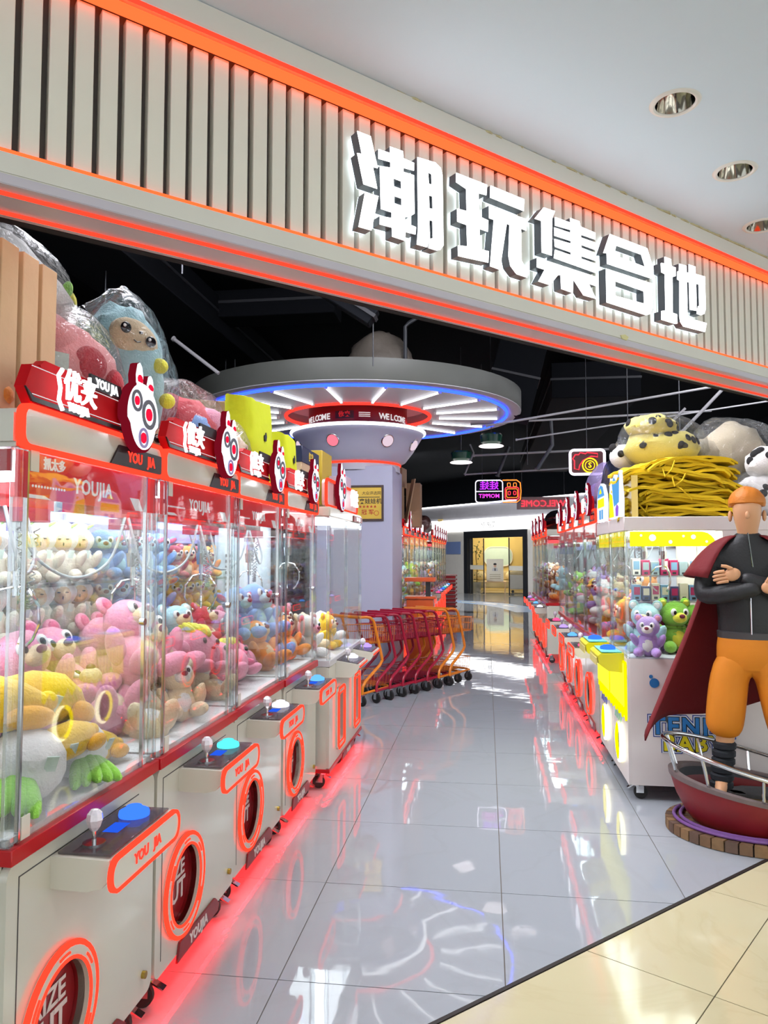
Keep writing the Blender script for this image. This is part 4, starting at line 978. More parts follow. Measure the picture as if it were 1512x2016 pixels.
# award plaque on the pillar
t = thing('award_plaque', 'gold award certificate in dark wooden frame on the pillar', 'plaque', (-1.44, 8.80, 2.155))
MB().frame([(-.235, -.212), (.235, -.212), (.235, .212), (-.235, .212)], [(-.212, -.188), (.212, -.188), (.212, .188), (-.212, .188)], -.022, -.001).build('frame', M('plaque_frame', (58, 34, 26), 0.4), t, False)
pg = MB().box(-.212, .212, -.010, -.001, -.188, .188).build('gold_sheet', M('gold_sheet', (206, 170, 62), 0.35, metal=0.3, var=0.12, vs=5), t, False)
INK = M('ink_black', (36, 28, 20), 0.6); INKR = M('ink_red', (176, 44, 20), 0.6)
text('大众评选网', 0.046, INK, pg, (0.09, -.0115, .115)); text('优夹娃娃机', 0.068, INK, pg, (0.045, -.0115, .018), offset=.001)
text('★★★★★', 0.046, INKR, pg, (0.045, -.0115, -.045)); text('冠 军', 0.066, INKR, pg, (0.045, -.0115, -.112), offset=.001)
MB().box(-.17, .19, -.0115, -.010, .066, .074).build('text_line', INK, pg, False)
MB().prism(circ(-.10, .125, .026, 16), -.0115, -.010).build('seal', INK, pg, False); MB().frame(circ(.15, -.12, .03, 18), circ(.15, -.12, .024, 18), -.0115, -.010).build('stamp', INKR, pg, False)
# ================================================================== SHOPPING CARTS
CRIM = M('cart_crimson', (150, 18, 46), 0.3); AMB = M('cart_amber', (214, 122, 28), 0.3); ORN = M('cart_orange', (208, 86, 30), 0.3)
def make_cart(mat, nm):
    t = link('shopping_cart', None); wdt = 0.44
    prof = [(0, .10), (0, .14), (.012, .20), (.05, .245), (.28, .385), (.318, .43), (.312, .47), (.20, .80), (.175, .855), (.13, .888), (.07, .90), (-.05, .905)]
    for y in (0, wdt): MB().tube([(x, y, z) for x, z in prof], .0155, 8).build('side_frame', mat, t)
    MB().tube([(-.05, -.02, .905), (-.05, wdt+.02, .905)], .017, 8).build('handle', mat, t)
    q = MB().tube([(0, 0, .125), (.46, 0.03, .135), (.50, .08, .137), (.50, wdt-.08, .137), (.46, wdt-.03, .135), (0, wdt, .125)], .013, 8)
    q.build('base_rail', mat, t)
    q = MB()
    for z, i0 in ((.79, 0.0), (.72, .01), (.62, .03)):
        q.tube([(.15, .02+i0, z), (.56-i0, .05+i0, z-.02), (.575-i0, .09, z-.02), (.575-i0, wdt-.09, z-.02), (.56-i0, wdt-.05-i0, z-.02), (.15, wdt-.02-i0, z)], .006 if z > .75 else .0035, 6)
    for i in range(13):
        x = .17+i*.033
        for y in (.03, wdt-.03): q.tube([(x, y, .785), (x, y+(.012 if y < .2 else -.012), .62)], .0028, 4)
        q.tube([(x, .04, .615), (x, wdt-.04, .615)], .0028, 4)
    for j in range(9):
        y = .06+j*.04; q.tube([(.57, y, .765), (.545, y, .60)], .0028, 4); q.tube([(.16, y, .612), (.545, y, .60)], .0028, 4)
    b = q.build('wire_basket', mat, t)
    q = MB().tube([(.06, .03, .30), (.50, .05, .29), (.50, wdt-.05, .29), (.06, wdt-.03, .30)], .004, 6)
    for i in range(9):
        x = .08+i*.05; q.tube([(x, .03, .295), (x, .045, .17), (x, wdt-.045, .17), (x, wdt-.03, .295)], .0026, 4)
    q.build('lower_rack', mat, t)
    for x, y in ((0, 0), (0, wdt), (.47, .05), (.47, wdt-.05)):
        f = MB().box(x-.024, x-.020, y-.018, y+.018, .04, .115); f.box(x+.020, x+.024, y-.018, y+.018, .04, .115); f.box(x-.024, x+.024, y-.02, y+.02, .108, .118)
        f = f.build('caster', CHROME, t); MB().cyl((x-.016, y, .052), (x+.016, y, .052), .052, n=18).build('wheel', RUBBER, f, True, .006)
    return t
cart_c = make_cart(CRIM, 'crimson'); cart_a = make_cart(AMB, 'amber')
for o in (cart_c, cart_a): o['category'] = 'shopping cart'; o['group'] = 'nested shopping carts before the pillar'
sc_, sa_ = snapshot(cart_c), snapshot(cart_a)
UA = math.atan2(.85, .53)
for k in range(8):
    loc = (-1.27+.118*k, 7.66+.19*k, 0.0); am = k in (0, 6, 7)
    lab = {0: 'amber shopping cart at the near end of the nested row', 6: 'amber shopping cart, second from the far end of the nested row', 7: 'amber shopping cart at the far end of the nested row'}.get(k, 'crimson shopping cart in the nested row, %s from the near end' % ORD[k])
    if k == 0: o = cart_a
    elif k == 1: o = cart_c
    else: o = dup(sa_ if am else sc_, loc, UA)
    o.location = loc; o.rotation_euler = (0, 0, UA); o['label'] = lab
# orange service counter with a small printer, red basket stack
t = thing('service_counter', 'small orange service counter with shelf behind the carts', 'counter', (-1.02, 9.62, 0))
MB().box(-.0, .34, -.02, .22, 0.0, .98).build('body', ORN, t, True, .006); MB().box(-.02, .37, -.05, .25, .98, 1.01).build('top', ORN, t, True, .006)
MB().box(-.02, .37, -.05, .25, 1.20, 1.25).build('upper_shelf', ORN, t, True, .006); MB().box(.24, .30, .05, .12, 1.01, 1.20).build('post', BLACK, t, False)
rb = thing('basket_stack', 'tall stack of nested red shopping baskets by the far row', 'baskets', (-1.02, 20.75, 0), .1)
BK = M('basket_red', (176, 22, 34), 0.4)
for i in range(9):
    MB().prism([(-.17, -.13), (.17, -.13), (.17, .13), (-.17, .13)], .05+.105*i, .12+.105*i, 'z').build('basket', BK, rb, True, .02)
    MB().frame([(-.20, 0), (.20, 0), (.20, .03), (-.20, .03)], [(-.185, .004), (.185, .004), (.185, .026), (-.185, .026)], -.155, .155).build('rim', BK, rb, False, loc=(0, 0, .115+.105*i))
MB().box(-.16, .16, -.12, .12, 0, .05).build('base', BK, rb, False)
# ================================================================== GOODS ON TOP OF THE LEFT MACHINES
ZT = 1.925
WOOD = M('pine_wood', (224, 188, 146), 0.6, var=0.14, vs=5, bump=0.15, bs=30)
t = thing('wooden_crate', 'pale pine slat crate on the nearest claw machine', 'crate', (-1.62, 1.74, 1.908))
for i, y in enumerate((.03, .122, .212)):
    MB().box(.355, .372, y, y+.072, 0, .47).build('slat', WOOD, t, True, .002, 1)
for i, x in enumerate((.0, .10, .20, .30)): MB().box(x, x+.072, -.0, .016, 0, .47).build('slat', WOOD, t, True, .002, 1)
for z in (.04, .40): MB().box(.336, .3545, .016, .30, z, z+.05).build('rail', WOOD, t, True, .002, 1); 
for z in (.04, .40): MB().box(.0, .336, .0165, .032, z, z+.05).build('rail', WOOD, t, True, .002, 1)
MB().box(0, .354, .016, .30, 0, .012).build('bottom_board', WOOD, t, False)
plush('orangebear', (-1.40, 1.90, 1.925), (0, 0, HZ), 1.25, 'orange plush bear inside the wooden crate')
plush('redbear', (-1.40, 1.88, 2.17), (R(-10), 0, HZ), .9, 'red plush bear on top of the orange one in the crate')
def bag(name, label, c, r, seed, lump=.30, mat=FILM, knot=None, cat='plastic bag'):
    t = thing(name, label, cat, (c[0], c[1], c[2]-r[2]*.82), 0)
    m = MB(); nu, nv = 30, 20; vs = []
    m.ell((0, 0, r[2]*.82), r, nu, nv)
    for i, v in enumerate(m.v):
        d = Vector((v[0]/r[0], v[1]/r[1], (v[2]-r[2]*.82)/r[2]))
        k = 1 + lump*.5*noise.noise(d*1.6+Vector((seed, 0, 0))) + lump*.22*abs(noise.noise(d*4.5+Vector((0, seed, 0))))
        z = max(0.0, r[2]*.82 + d.z*r[2]*k)
        m.v[i] = (d.x*r[0]*k, d.y*r[1]*k, z)
    m.build('bag_film', mat, t)
    if knot:
        kb = MB()
        for j in range(9):
            a = j*.7; kb.tube([(knot[0], knot[1], knot[2]), (knot[0]+.04*math.cos(a), knot[1]+.04*math.sin(a), knot[2]+.03), (knot[0]+.075*math.cos(a), knot[1]+.075*math.sin(a), knot[2]+.035+.02*math.sin(3*a))], [.006, .012, .004], 5)
        kb.build('tied_end', mat, t)
    return t
def cushion(name, label, parts, loc, rot=(0, 0, 0), cat='plush toy'):
    t = thing(name, label, cat, loc); t.rotation_euler = rot
    for pn, mb, m in parts: mb.build(pn, m, t)
    return t
SALMON = fur('salmon', (240, 152, 152))
# big pink plush pig-like cushion, spotted, in its bag
cushion('plush_cushion', 'big salmon pink plush cushion with red spots in clear bag by the crate',
        [('body', MB().ell((0, 0, .17), (.20, .24, .21), 22, 14, lump=.10), SALMON), ('fold', MB().ell((.07, -.08, .29), (.12, .15, .10), 16, 10), SALMON), ('red_spot', MB().ell((.190, .05, .22), (.022, .055, .058), rot=(0, -.15, 0)), REDF), ('red_spot', MB().ell((.168, .145, .17), (.024, .042, .052), rot=(0, 0, .4)), REDF),
         ('yellow_spot', MB().ell((.185, .0, .08), (.02, .035, .028)), YELLOWF), ('green_spot', MB().ell((.165, -.14, .14), (.022, .02, .03)), GREENF), ('tag', MB().obox((.199, -.07, .19), (.004, .085, .085), (0, 0, 0)), TAGM)], (-1.42, 2.25, 1.93), (0, 0, -.55))
bag('plastic_bag', 'clear bag around the salmon pink cushion beside the wooden crate', (-1.42, 2.26, 2.13), (.235, .275, .235), 3.1)
cushion('plush_cushion', 'long white plush roll in clear bag lying on top of the crate',
        [('body', MB().ell((0, 0, .12), (.16, .28, .125), 20, 12, lump=.12), WHITEF), ('yellow_bow', MB().ell((.12, .10, .18), (.03, .05, .03)), LEMONF), ('yellow_bow', MB().ell((.11, .27, .12), (.03, .04, .03)), LEMONF), ('black_patch', MB().ell((.13, .19, .20), (.012, .018, .022)), EYEB), ('green_patch', MB().ell((.14, .07, .19), (.015, .02, .03)), GREENF)], (-1.50, 2.13, 2.27), (R(-22), 0, 0))
bag('plastic_bag', 'clear bag around the white plush roll above the crate', (-1.50, 2.13, 2.40), (.185, .31, .145), 8.3).rotation_euler = (R(-22), 0, 0)
def facecush(sgnz, c=FACEF): pass
fp = [('body', MB().ell((0, 0, .28), (.17, .17, .30), 22, 16, lump=.14), AQUAF)]
for fy, fz, s in ((.02, .42, 1.0), (.06, .06, .85)):
    fp += [('face_patch', MB().ell((.125, fy-.01, fz), (.055, .105*s, .075*s), rot=(R(-20), 0, .25)), TANF)]
    for dy, dz in ((-.052, .026), (.042, -.012)):
        fp += [('eye', MB().ell((.181, fy-.01+dy*s, fz+dz*s), (.006, .020*s, .021*s)), EYEB), ('eye_glint', MB().ell((.186, fy-.016+dy*s, fz+dz*s+.006), (.003, .006, .006)), EYEW)]
    fp += [('nose', MB().ell((.187, fy-.008, fz+.014), (.004, .008, .006)), EYEB), ('mouth', MB().tube([(.187, fy-.035, fz-.016), (.188, fy-.022, fz-.024), (.187, fy-.008, fz-.020)], .0022, 5), EYEB)]
for y, z in ((.0, .30), (.13, .20), (-.1, .22), (.1, .33)): fp.append(('yellow_star', MB().ell((.155, y, z), (.02, .032, .03), 10, 6), LEMONF))
cushion('plush_cushion', 'tall pale blue plush with two round faces and yellow stars in a bag', fp, (-1.40, 2.70, 1.93), (0, 0, -.75))
bag('plastic_bag', 'clear bag around the pale blue plush with faces', (-1.40, 2.70, 2.23), (.205, .20, .33), 5.5)
cushion('plush_cushion', 'red and blue plush bundle in clear bag behind the pale blue one',
        [('body', MB().ell((0, 0, .17), (.18, .22, .18), 18, 12, lump=.15), REDF), ('blue_part', MB().ell((.09, -.04, .14), (.10, .12, .13), lump=.1), BLUEF), ('pink_part', MB().ell((.12, .08, .22), (.08, .10, .09), lump=.1), PINK), ('pink_face', MB().ell((.16, -.06, .12), (.04, .07, .07)), SALMON), ('eye', MB().ell((.199, -.05, .14), (.005, .014, .016)), EYEB)], (-1.42, 3.30, 1.93))
bag('plastic_bag', 'clear bag around the red and blue plush bundle', (-1.42, 3.30, 2.13), (.22, .27, .24), 1.7, knot=(.12, .02, .06))
cushion('plush_cushion', 'peach fluffy plush in clear bag beside the yellow tote bags', [('body', MB().ell((0, 0, .13), (.14, .17, .14), 18, 12, lump=.14), fur('peach', (232, 200, 172))), ('eye', MB().ell((.138, .02, .15), (.006, .010, .012)), EYEB), ('nose', MB().ell((.14, .06, .11), (.006, .012, .008)), NOSE)], (-1.34, 3.62, 1.93))
bag('plastic_bag', 'clear bag around the peach fluffy plush', (-1.34, 3.62, 2.07), (.165, .195, .165), 6.9, knot=(.09, -.10, .17))
LEM = M('tote_lemon', (206, 216, 24), 0.75, var=0.10, vs=4, bump=0.4, bs=12)
def tote(label, loc, w_, d_, h_, rz, seed):
    t = thing('tote_bag', label, 'tote bag', loc, rz, 'yellow fabric tote bags on the machines')
    m = MB(); n = 36; L = 12
    vs = []
    for k in range(L+1):
        f = k/L
        for i in range(n):
            a = 2*PI*i/n; sx = math.copysign(abs(math.cos(a))**.45, math.cos(a)); sy = math.copysign(abs(math.sin(a))**.45, math.sin(a))
            g = .88+.12*f + .05*noise.noise(Vector((a*2.0, f*3, seed)))
            vs.append((sx*d_/2*g*(1-.35*f), sy*w_/2*g, h_*f + .04*noise.noise(Vector((math.cos(a)*1.3, math.sin(a)*1.3, seed)))*f))
    fs = [(k*n+i, k*n+(i+1) % n, (k+1)*n+(i+1) % n, (k+1)*n+i) for k in range(L) for i in range(n)] + [tuple(range(n-1, -1, -1)), tuple(range(L*n, L*n+n))]
    m.add(vs, fs); m.build('bag_cloth', LEM, t)
    MB().prism([(-.02, 0), (.012, .004), (.02, .03), (.006, .052), (-.004, .036), (-.022, .034)], -.003, .003).build('printed_mark', BLACK, t, False, loc=(d_/2*.80, -.02, h_*.52), rot=(0, 0, PI/2))
tote('big lemon yellow tote bag on the third claw machine', (-1.32, 4.05, 1.93), .42, .26, .47, 0, 2.2)
tote('smaller lemon yellow tote bag behind the big one, on the fourth machine', (-1.30, 4.60, 1.93), .32, .26, .36, .05, 5.2)
CARD = M('cardboard', (150, 122, 92), 0.8, var=0.08)
def carton(label, loc, sz, rz, body, lid=None, marks=None):
    t = thing('carton', label, 'box', loc, rz)
    b = MB().box(-sz[0]/2, sz[0]/2, -sz[1]/2, sz[1]/2, 0, sz[2]*(1 if lid is None else .999)).build('body', body, t, True, .003, 1)
    if lid is not None: MB().box(-sz[0]/2-.004, sz[0]/2+.004, -sz[1]/2-.004, sz[1]/2+.004, sz[2]*.70, sz[2]+.004).build('lid', lid, t, True, .003, 1)
    else:
        MB().box(-.004, .004, -sz[1]/2-.001, sz[1]/2+.001, sz[2]-.001, sz[2]+.002).build('lid_seam', DGREY, t, False)
    if marks:
        text(marks[0], .07, marks[1], t, (0, -sz[1]/2-.006, sz[2]*.84), offset=.002); text(marks[0], .07, marks[1], t, (sz[0]/2+.006, 0, sz[2]*.84), (PI/2, 0, PI/2), offset=.002)
    return t
GOLDINK = M('gold_print', (206, 176, 60), 0.4)
carton('brown cardboard carton behind the big yellow tote bag', (-1.62, 4.25, 1.93), (.34, .34, .50), .5, CARD)
carton('tan carton with navy lid and gold print on the two-player machine', (-1.42, 5.25, 1.93), (.34, .52, .36), 0, M('tan_card', (176, 152, 120), 0.5), M('navy_card', (22, 32, 62), 0.4), ('红谷', GOLDINK))
carton('mustard yellow carton behind the navy-lidded one', (-1.40, 5.82, 1.93), (.30, .36, .42), 0, M('mustard_card', (168, 142, 34), 0.5))
carton('small lilac carton in front of the mustard one', (-1.17, 5.95, 1.93), (.14, .22, .24), 0, M('lilac_card', (176, 158, 176), 0.6))
# cartons on the machines behind the pillar
carton('tall brown carton on the first machine behind the pillar', (-1.24, 10.12, 1.93), (.26, .34, .52), .15, CARD)
carton('open brown carton stacked on the tall one behind the pillar', (-1.22, 10.15, 2.455), (.24, .30, .26), -.1, CARD)
t = thing('carton_flap', 'flat brown cardboard sheet leaning against the cartons behind the pillar', 'cardboard', (-1.02, 10.02, 1.96), 0)
MB().obox((0, 0, .30), (.015, .22, .60), (.05, .18, .3)).build('sheet', CARD, t, False)
carton('brown carton standing further back behind the pillar', (-1.02, 10.65, 1.93), (.20, .30, .62), 0, CARD)
bag('plastic_bag', 'small clear bag of odds on machines behind the pillar', (-1.12, 11.3, 2.04), (.14, .22, .14), 4.4)
bag('dark_plastic_bag', 'dark brown plastic bag on the far row behind the pillar', (-1.10, 13.0, 2.06), (.16, .40, .17), 9.1, mat=M('brown_film', (92, 60, 56), 0.3, bump=.5, bs=20))
bag('grey_plastic_bag', 'big dusty grey plastic bag lying on the disc canopy', (-1.22, 8.55, 3.76), (.40, .36, .34), 2.6, .4, mat=M('dusty_film', (112, 104, 96), 0.4, bump=.8, bs=14, var=.2))
# ================================================================== YELLOW MACHINES (right row, front)
YEL = M('yellow_plastic', (222, 212, 20), 0.3); TEAL = M('teal_grid', (96, 186, 190), 0.4, var=0.3, vs=80); SIDEW = M('side_white', (218, 210, 206), 0.35, var=0.02)
YLIT = E('lit_yellow_panel', (0.90, 0.86, 0.0), 1.0); YARC = E('arc_yellow', (1.0, 0.86, 0.0), 2.2); WARC = E('arc_warm_white', (1.0, 0.95, 0.62), 3.0)
GOLD = M('gold_mirror', (196, 166, 96), 0.2, metal=1.0, var=0.05); SKY = E('panel_sky_blue', (0.10, 0.36, 0.75), 1.0, False); PWHITE = E('panel_white', (0.85, 0.88, 0.95), 1.0, False); PVIO = E('panel_violet', (0.30, 0.12, 0.70), 1.0, False); PYEL = E('panel_yellow', (0.95, 0.92, 0.02), 1.0, False)
def yellow_machine(label, y_end, kind):
    W, D, G = 0.60, 1.15, 0.60
    t = thing('yellow_claw_machine', label, 'claw machine', (0.88, y_end, 0), -PI/2, 'white and yellow claw machines in the right row')
    plate_with_holes(rrect(0.002, W-0.002, 0.095, 0.885, 0.004), [circ(W/2+.02, .30, .105, 28)], 0, .02).build('front_panel', SIDEW, t, True)
    MB().box(0.002, W-0.002, .1001, D, 0.095, 0.885).build('cabinet', SIDEW, t, True)
    for x_ in (0.002, W-0.012): MB().box(x_, x_+.010, .0201, .10, 0.095, 0.885).build('side_panel', SIDEW, t, False)
    MB().lathe([(.105, 0), (.105, .10)], 28).build('prize_chute', DGREY, t, loc=(W/2+.02, 0, .30), rot=(-PI/2, 0, 0))
    MB().prism(circ(W/2+.02, .30, .104, 28), .06, .065).build('prize_flap', M('flap_olive', (96, 92, 30), .3), t, False)
    P = [(W/2+.02+.125*math.cos(R(a)), -.014, .30+.125*math.sin(R(a))) for a in range(-95, 100, 13)]
    MB().tube(P, [.007+.010*math.sin(PI*i/(len(P)-1)) for i in range(len(P))], 8).build('lit_arc', WARC, t)
    P = [(W/2+.02+.110*math.cos(R(a)), -.010, .30+.110*math.sin(R(a))) for a in range(110, 255, 12)]
    MB().tube(P, .010, 8).build('lit_arc', YARC, t)
    MB().tube([(W/2+.02+.125*math.cos(R(a)), -.012, .30+.125*math.sin(R(a))) for a in range(0, 360, 10)], .005, 6, True).build('lit_ring', YARC, t)
    # dripping yellow panel with ribs
    dr = [(0.01, .86)]
    for i in range(25):
        x = .01+(W-.02)*i/24; dr.append((x, .52+.035*math.sin(i*1.25+kind)-.07*(1-abs(i-12)/12)*0+.0))
    dr.append((W-.01, .86))
    dp = MB().prism(dr, -.012, -.001).build('drip_panel', YLIT, t, False)
    rb_ = MB().box(0, .010, -.020, -.0121, .57, .85).mesh('rib', E('lit_rib', (1.0, .93, .04), 1.25, False), True, .003, 1)
    for i in range(10): link('rib', rb_, dp, (.04+i*.056, 0, 0))
    for i in range(4):
        MB().prism([(.14+i*.07, .48), (.18+i*.07, .48), (.14+i*.07, .43), (.10+i*.07, .43)], -.003, 0).build('printed_stripe', M('stripe_mint' if kind else 'stripe_blue', (140, 200, 176) if kind else (70, 90, 190), .4), t, False)
    cb = MB().prism([(0, .78), (-.10, .79), (-.155, .83), (-.165, .885), (-.15, .90), (0, .905)], .12, W-.10, 'x').build('control_box', YEL, t, True)
    MB().box(.14, W-.12, -.14, -.01, .906, .912).build('control_panel', TEAL, cb, False)
    fl = MB().lathe([(.050, 0), (.052, .008), (.046, .018), (.030, .026), (.0005, .030)], 20).build('button', BTN['blue'], cb, True, loc=(W/2+.02, -.075, .912))
    MB().box(.16, W-.14, -.172, -.166, .82, .87).build('label_plate', M('label_cream', (216, 206, 120), .4), cb, False)
    for x in (.05, W-.05): caster_at(t, x, .06, .095); caster_at(t, x, D-.08, .095)
    # glazing and top
    MB().box(.02, W-.02, .003, .007, .886, 1.70).build('glass_door', GLASS, t, False)
    for x in (.003, W-.007): MB().box(x, x+.004, .02, G, .886, 1.70).build('side_glass', GLASS, t, False)
    for x0 in (.002, W-.022): MB().box(x0, x0+.020, -.003, .020, .886, 1.70).build('corner_post', ACRYL, t, True, .003, 1)
    MB().box(.002, W-.002, G, D, .885, 1.70).build('rear_cabinet', SIDEW, t, False)
    MB().box(0, W, -.004, D, 1.70, 1.79).build('top_box', SIDEW, t, True, .004, 1)
    MB().box(.04, W-.04, .06, G-.04, 1.692, 1.699).build('cabinet_light', CAB_LIGHT_Y, t, False)
    MB().box(.03, W-.03, .008, .012, 1.60, 1.698).build('front_banner', PYEL, t, False)
    MB().box(.01, W-.01, .02, G-.01, .886, .892).build('deck', INNER, t, False)
    claw(t, .30, .30, 1.66, .9, False)
    # lit topper shape
    if kind == 0:
        sh = [(.10, 0), (.50, 0), (.51, .12), (.49, .20), (.40, .275), (.30, .295), (.20, .275), (.11, .20), (.09, .12)]
    else:
        sh = [(.08, 0), (.54, 0), (.55, .12), (.51, .22), (.50, .31), (.43, .26), (.36, .265), (.30, .30), (.22, .27), (.13, .29), (.10, .20), (.07, .12)]
    tp = MB().prism([(x, 1.795+z) for x, z in sh], -.012, .012).build('topper_shape', PWHITE, t, False)
    def patch(poly, m, y=-.014): MB().prism([(x, 1.795+z) for x, z in poly], y, -.0121).build('colour_patch', m, tp, False)
    if kind == 0:
        patch([(.13, .19), (.47, .19), (.40, .26), (.30, .28), (.20, .26)], SKY); patch([(.14, .11), (.46, .11), (.45, .175), (.15, .175)], PYEL); patch([(.22, .02), (.29, .02), (.29, .09), (.22, .09)], SKY); patch([(.33, .02), (.39, .02), (.39, .09), (.33, .09)], SKY); patch([(.24, .215), (.36, .215), (.30, .255)], PYEL, -.016)
    else:
        patch([(.30, .08), (.48, .10), (.50, .29), (.43, .245), (.36, .25), (.30, .28), (.22, .25), (.26, .14)], SKY); patch([(.09, .01), (.28, .01), (.22, .16), (.10, .19)], PYEL); patch([(.36, .01), (.44, .01), (.46, .07), (.40, .09), (.35, .06)], PVIO)
    MB().box(.02, .58, .05, .09, 1.79, 2.06).build('gold_backing', GOLD, t, False)
    return t
ym2 = yellow_machine('white claw machine with yellow drip front, second in the right row', 6.205, 0)
ym1 = yellow_machine('white claw machine with yellow drip front, first in the right row behind the mannequin', 5.600, 1)
# end side of the front machine: banner, print, boxes inside
W_ = 0.60
bnp = [(0.03, 1.60), (0.03, 1.695), (0.46, 1.695)] + [(0.46+.10*math.sin(R(a)), 1.595+.10*math.cos(R(a))) for a in (15, 30, 45, 60, 75)] + [(0.562, 1.60)]
bn = MB().prism(bnp, W_+.002, W_+.006, 'x').build('side_banner', PYEL, ym1, False)
for (y, z, r_) in ((.17, 1.655, .022), (.42, 1.66, .015), (.28, 1.628, .012), (.10, 1.67, .008), (.36, 1.665, .008), (.50, 1.63, .008)):
    MB().prism(circ(y, z, r_, 16), W_+.0061, W_+.0075, 'x').build('white_dot', PWHITE, bn, False)
TB_B = M('print_blue', (34, 112, 176), .4); TB_D = M('print_navy', (22, 52, 130), .4); TB_Y = M('print_yellow', (214, 196, 20), .4); TB_W = M('print_pale', (206, 214, 226), .4)
def sideprint(txt, size, y, z, col, parent):
    for off, m, dx in ((.030, TB_D, .0012), (.022, TB_W, .0020), (.0135, M('print_black', (20, 20, 26), .4), .0028), (.006, col, .0036)):
        text(txt, size, m, parent, (W_+dx, y, z), (PI/2, 0, PI/2), offset=off*size/.2, depth=.0003, space=1.18, name='printed_word')
sideprint('TENNY', .145, .40, .465, TB_B, ym1); sideprint('BABY', .135, .39, .360, TB_Y, ym1)
for y, z, r_ in ((.165, .735, .030), (.145, .775, .012)):
    MB().prism(circ(y, z, r_, 20), W_+.0005, W_+.002, 'x').build('printed_bubble', TB_B, ym1, False)
rbx = random.Random(4)
boxcols = [M('box_white', (216, 216, 214), .4), M('box_blue', (120, 160, 196), .4), M('box_magenta', (176, 44, 96), .4), M('box_navy', (60, 76, 120), .4), M('box_grey', (150, 170, 180), .4), M('box_cream', (220, 212, 190), .4)]
bnames = ['white', 'pale blue', 'magenta', 'navy', 'grey', 'cream']
bi = 0
for row, (z, n0) in enumerate(((1.405, 7), (1.235, 7), (1.06, 4))):
    MB().box(.06, .36, .10, .585, z-.008, z-.001).build('acrylic_shelf', ACRYL, ym1, False)
    for k in range(n0):
        ci = (k*2+row) % 6 if not (row == 0 and k == 3) else 2
        t = thing('blind_box', f'{bnames[ci]} toy box on the {("top", "middle", "bottom")[row]} shelf in the yellow machine, {ORD[k]} from left', 'box', (.88+.14+.062*k, 5.60-.20, z), 0, 'toy boxes in the yellow machine')
        h_ = .115-.01*((k+row) % 3)
        b_ = MB().box(-.027, .027, -.03, .03, 0, h_).build('body', boxcols[ci], t, True, .002, 1)
        MB().box(-.020, .020, -.0312, -.0305, h_*.35, h_*.85).build('printed_front', boxcols[(ci+1+k) % 6], b_, False)
        MB().box(-.012, .012, -.0312, -.0305, h_*.08, h_*.22).build('barcode', M('barcode', (40, 40, 46), .5), b_, False)
batch([('aquabear', (1.06, 5.30, .893), (0, 0, -.4), 1.15, 'left'), ('greenbear', (1.25, 5.33, .893), (0, 0, .2), 1.2, 'middle'), ('lilacbear', (1.10, 5.46, .893), (0, 0, 0), 1.2, 'behind'), ('greenbear', (1.38, 5.38, .893), (0, 0, .5), 1.1, 'right'), ('lilacbear', (1.03, 5.08, .893), (0, 0, -.3), .9, 'front left')], 'in the front yellow machine', 'plush toys in the yellow machines')
batch([('orangebear', (1.04, 5.75, .893), (0, 0, -HZ), 1.1, 'front'), ('yellowbear', (1.06, 5.98, .893), (0, 0, -HZ), 1.1, 'rear'), ('whitebear', (1.25, 5.85, .893), (0, 0, -HZ), 1.2, 'deep inside')], 'in the second yellow machine', 'plush toys in the yellow machines')

# --- heap of folded yellow tote bags on the yellow machines
MUST = M('tote_mustard', (226, 190, 8), 0.8, var=0.15, vs=6, bump=0.3, bs=25)
ry = random.Random(21)
def folded(seed, wx, wy, layers):
    m = MB(); nx, ny = 14, 5
    rr = random.Random(seed)
    for L in range(layers):
        z0 = L*.0150; ox, oy = rr.uniform(-.05, .05), rr.uniform(-.04, .03); th = .0160; ph = rr.uniform(0, 6)
        top = []; bot = []
        for i in range(nx+1):
            for j in range(ny+1):
                u, v = i/nx*2-1, j/ny*2-1
                z = z0 + .013*math.sin(u*4+ph) + .010*math.sin(v*4+u*3+ph*2) - .045*max(0, abs(u)-.72)**2*10 + .006*noise.noise(Vector((u*4, v*3, seed+L)))
                ex = 1 + .07*noise.noise(Vector((v*3, L*1.7, seed)))
                p = (u*wx/2*ex+ox, v*wy/2*(1+.06*noise.noise(Vector((u*5, L, seed*2))))+oy, z)
                bot.append(p); top.append((p[0], p[1], p[2]+th))
        n = len(top); fs = []
        for i in range(nx):
            for j in range(ny):
                a = i*(ny+1)+j; b = a+ny+1
                fs += [(a, b, b+1, a+1), (n+a, n+a+1, n+b+1, n+b)]
        for i in range(nx):
            a = i*(ny+1); b = a+ny+1; fs += [(a, n+a, n+b, b), (a+ny, b+ny, n+b+ny, n+a+ny)]
        for j in range(ny):
            a = j; b = j+1; fs += [(a, b, n+b, n+a)]; a = nx*(ny+1)+j; b = a+1; fs += [(a, n+a, n+b, b)]
        m.add(bot+top, fs)
    return m
fold_meshes = [folded(s, .62+.1*ry.random(), .40, 3).mesh('tote_bag_bundle', MUST, True) for s in range(6)]
strap = MB().tube([(-.03, 0, 0), (-.06, -.06, -.04), (-.03, -.10, -.10), (.01, -.07, -.06), (.02, -.02, 0)], .006, 5).mesh('strap', MUST)
z = 1.797; i = 0
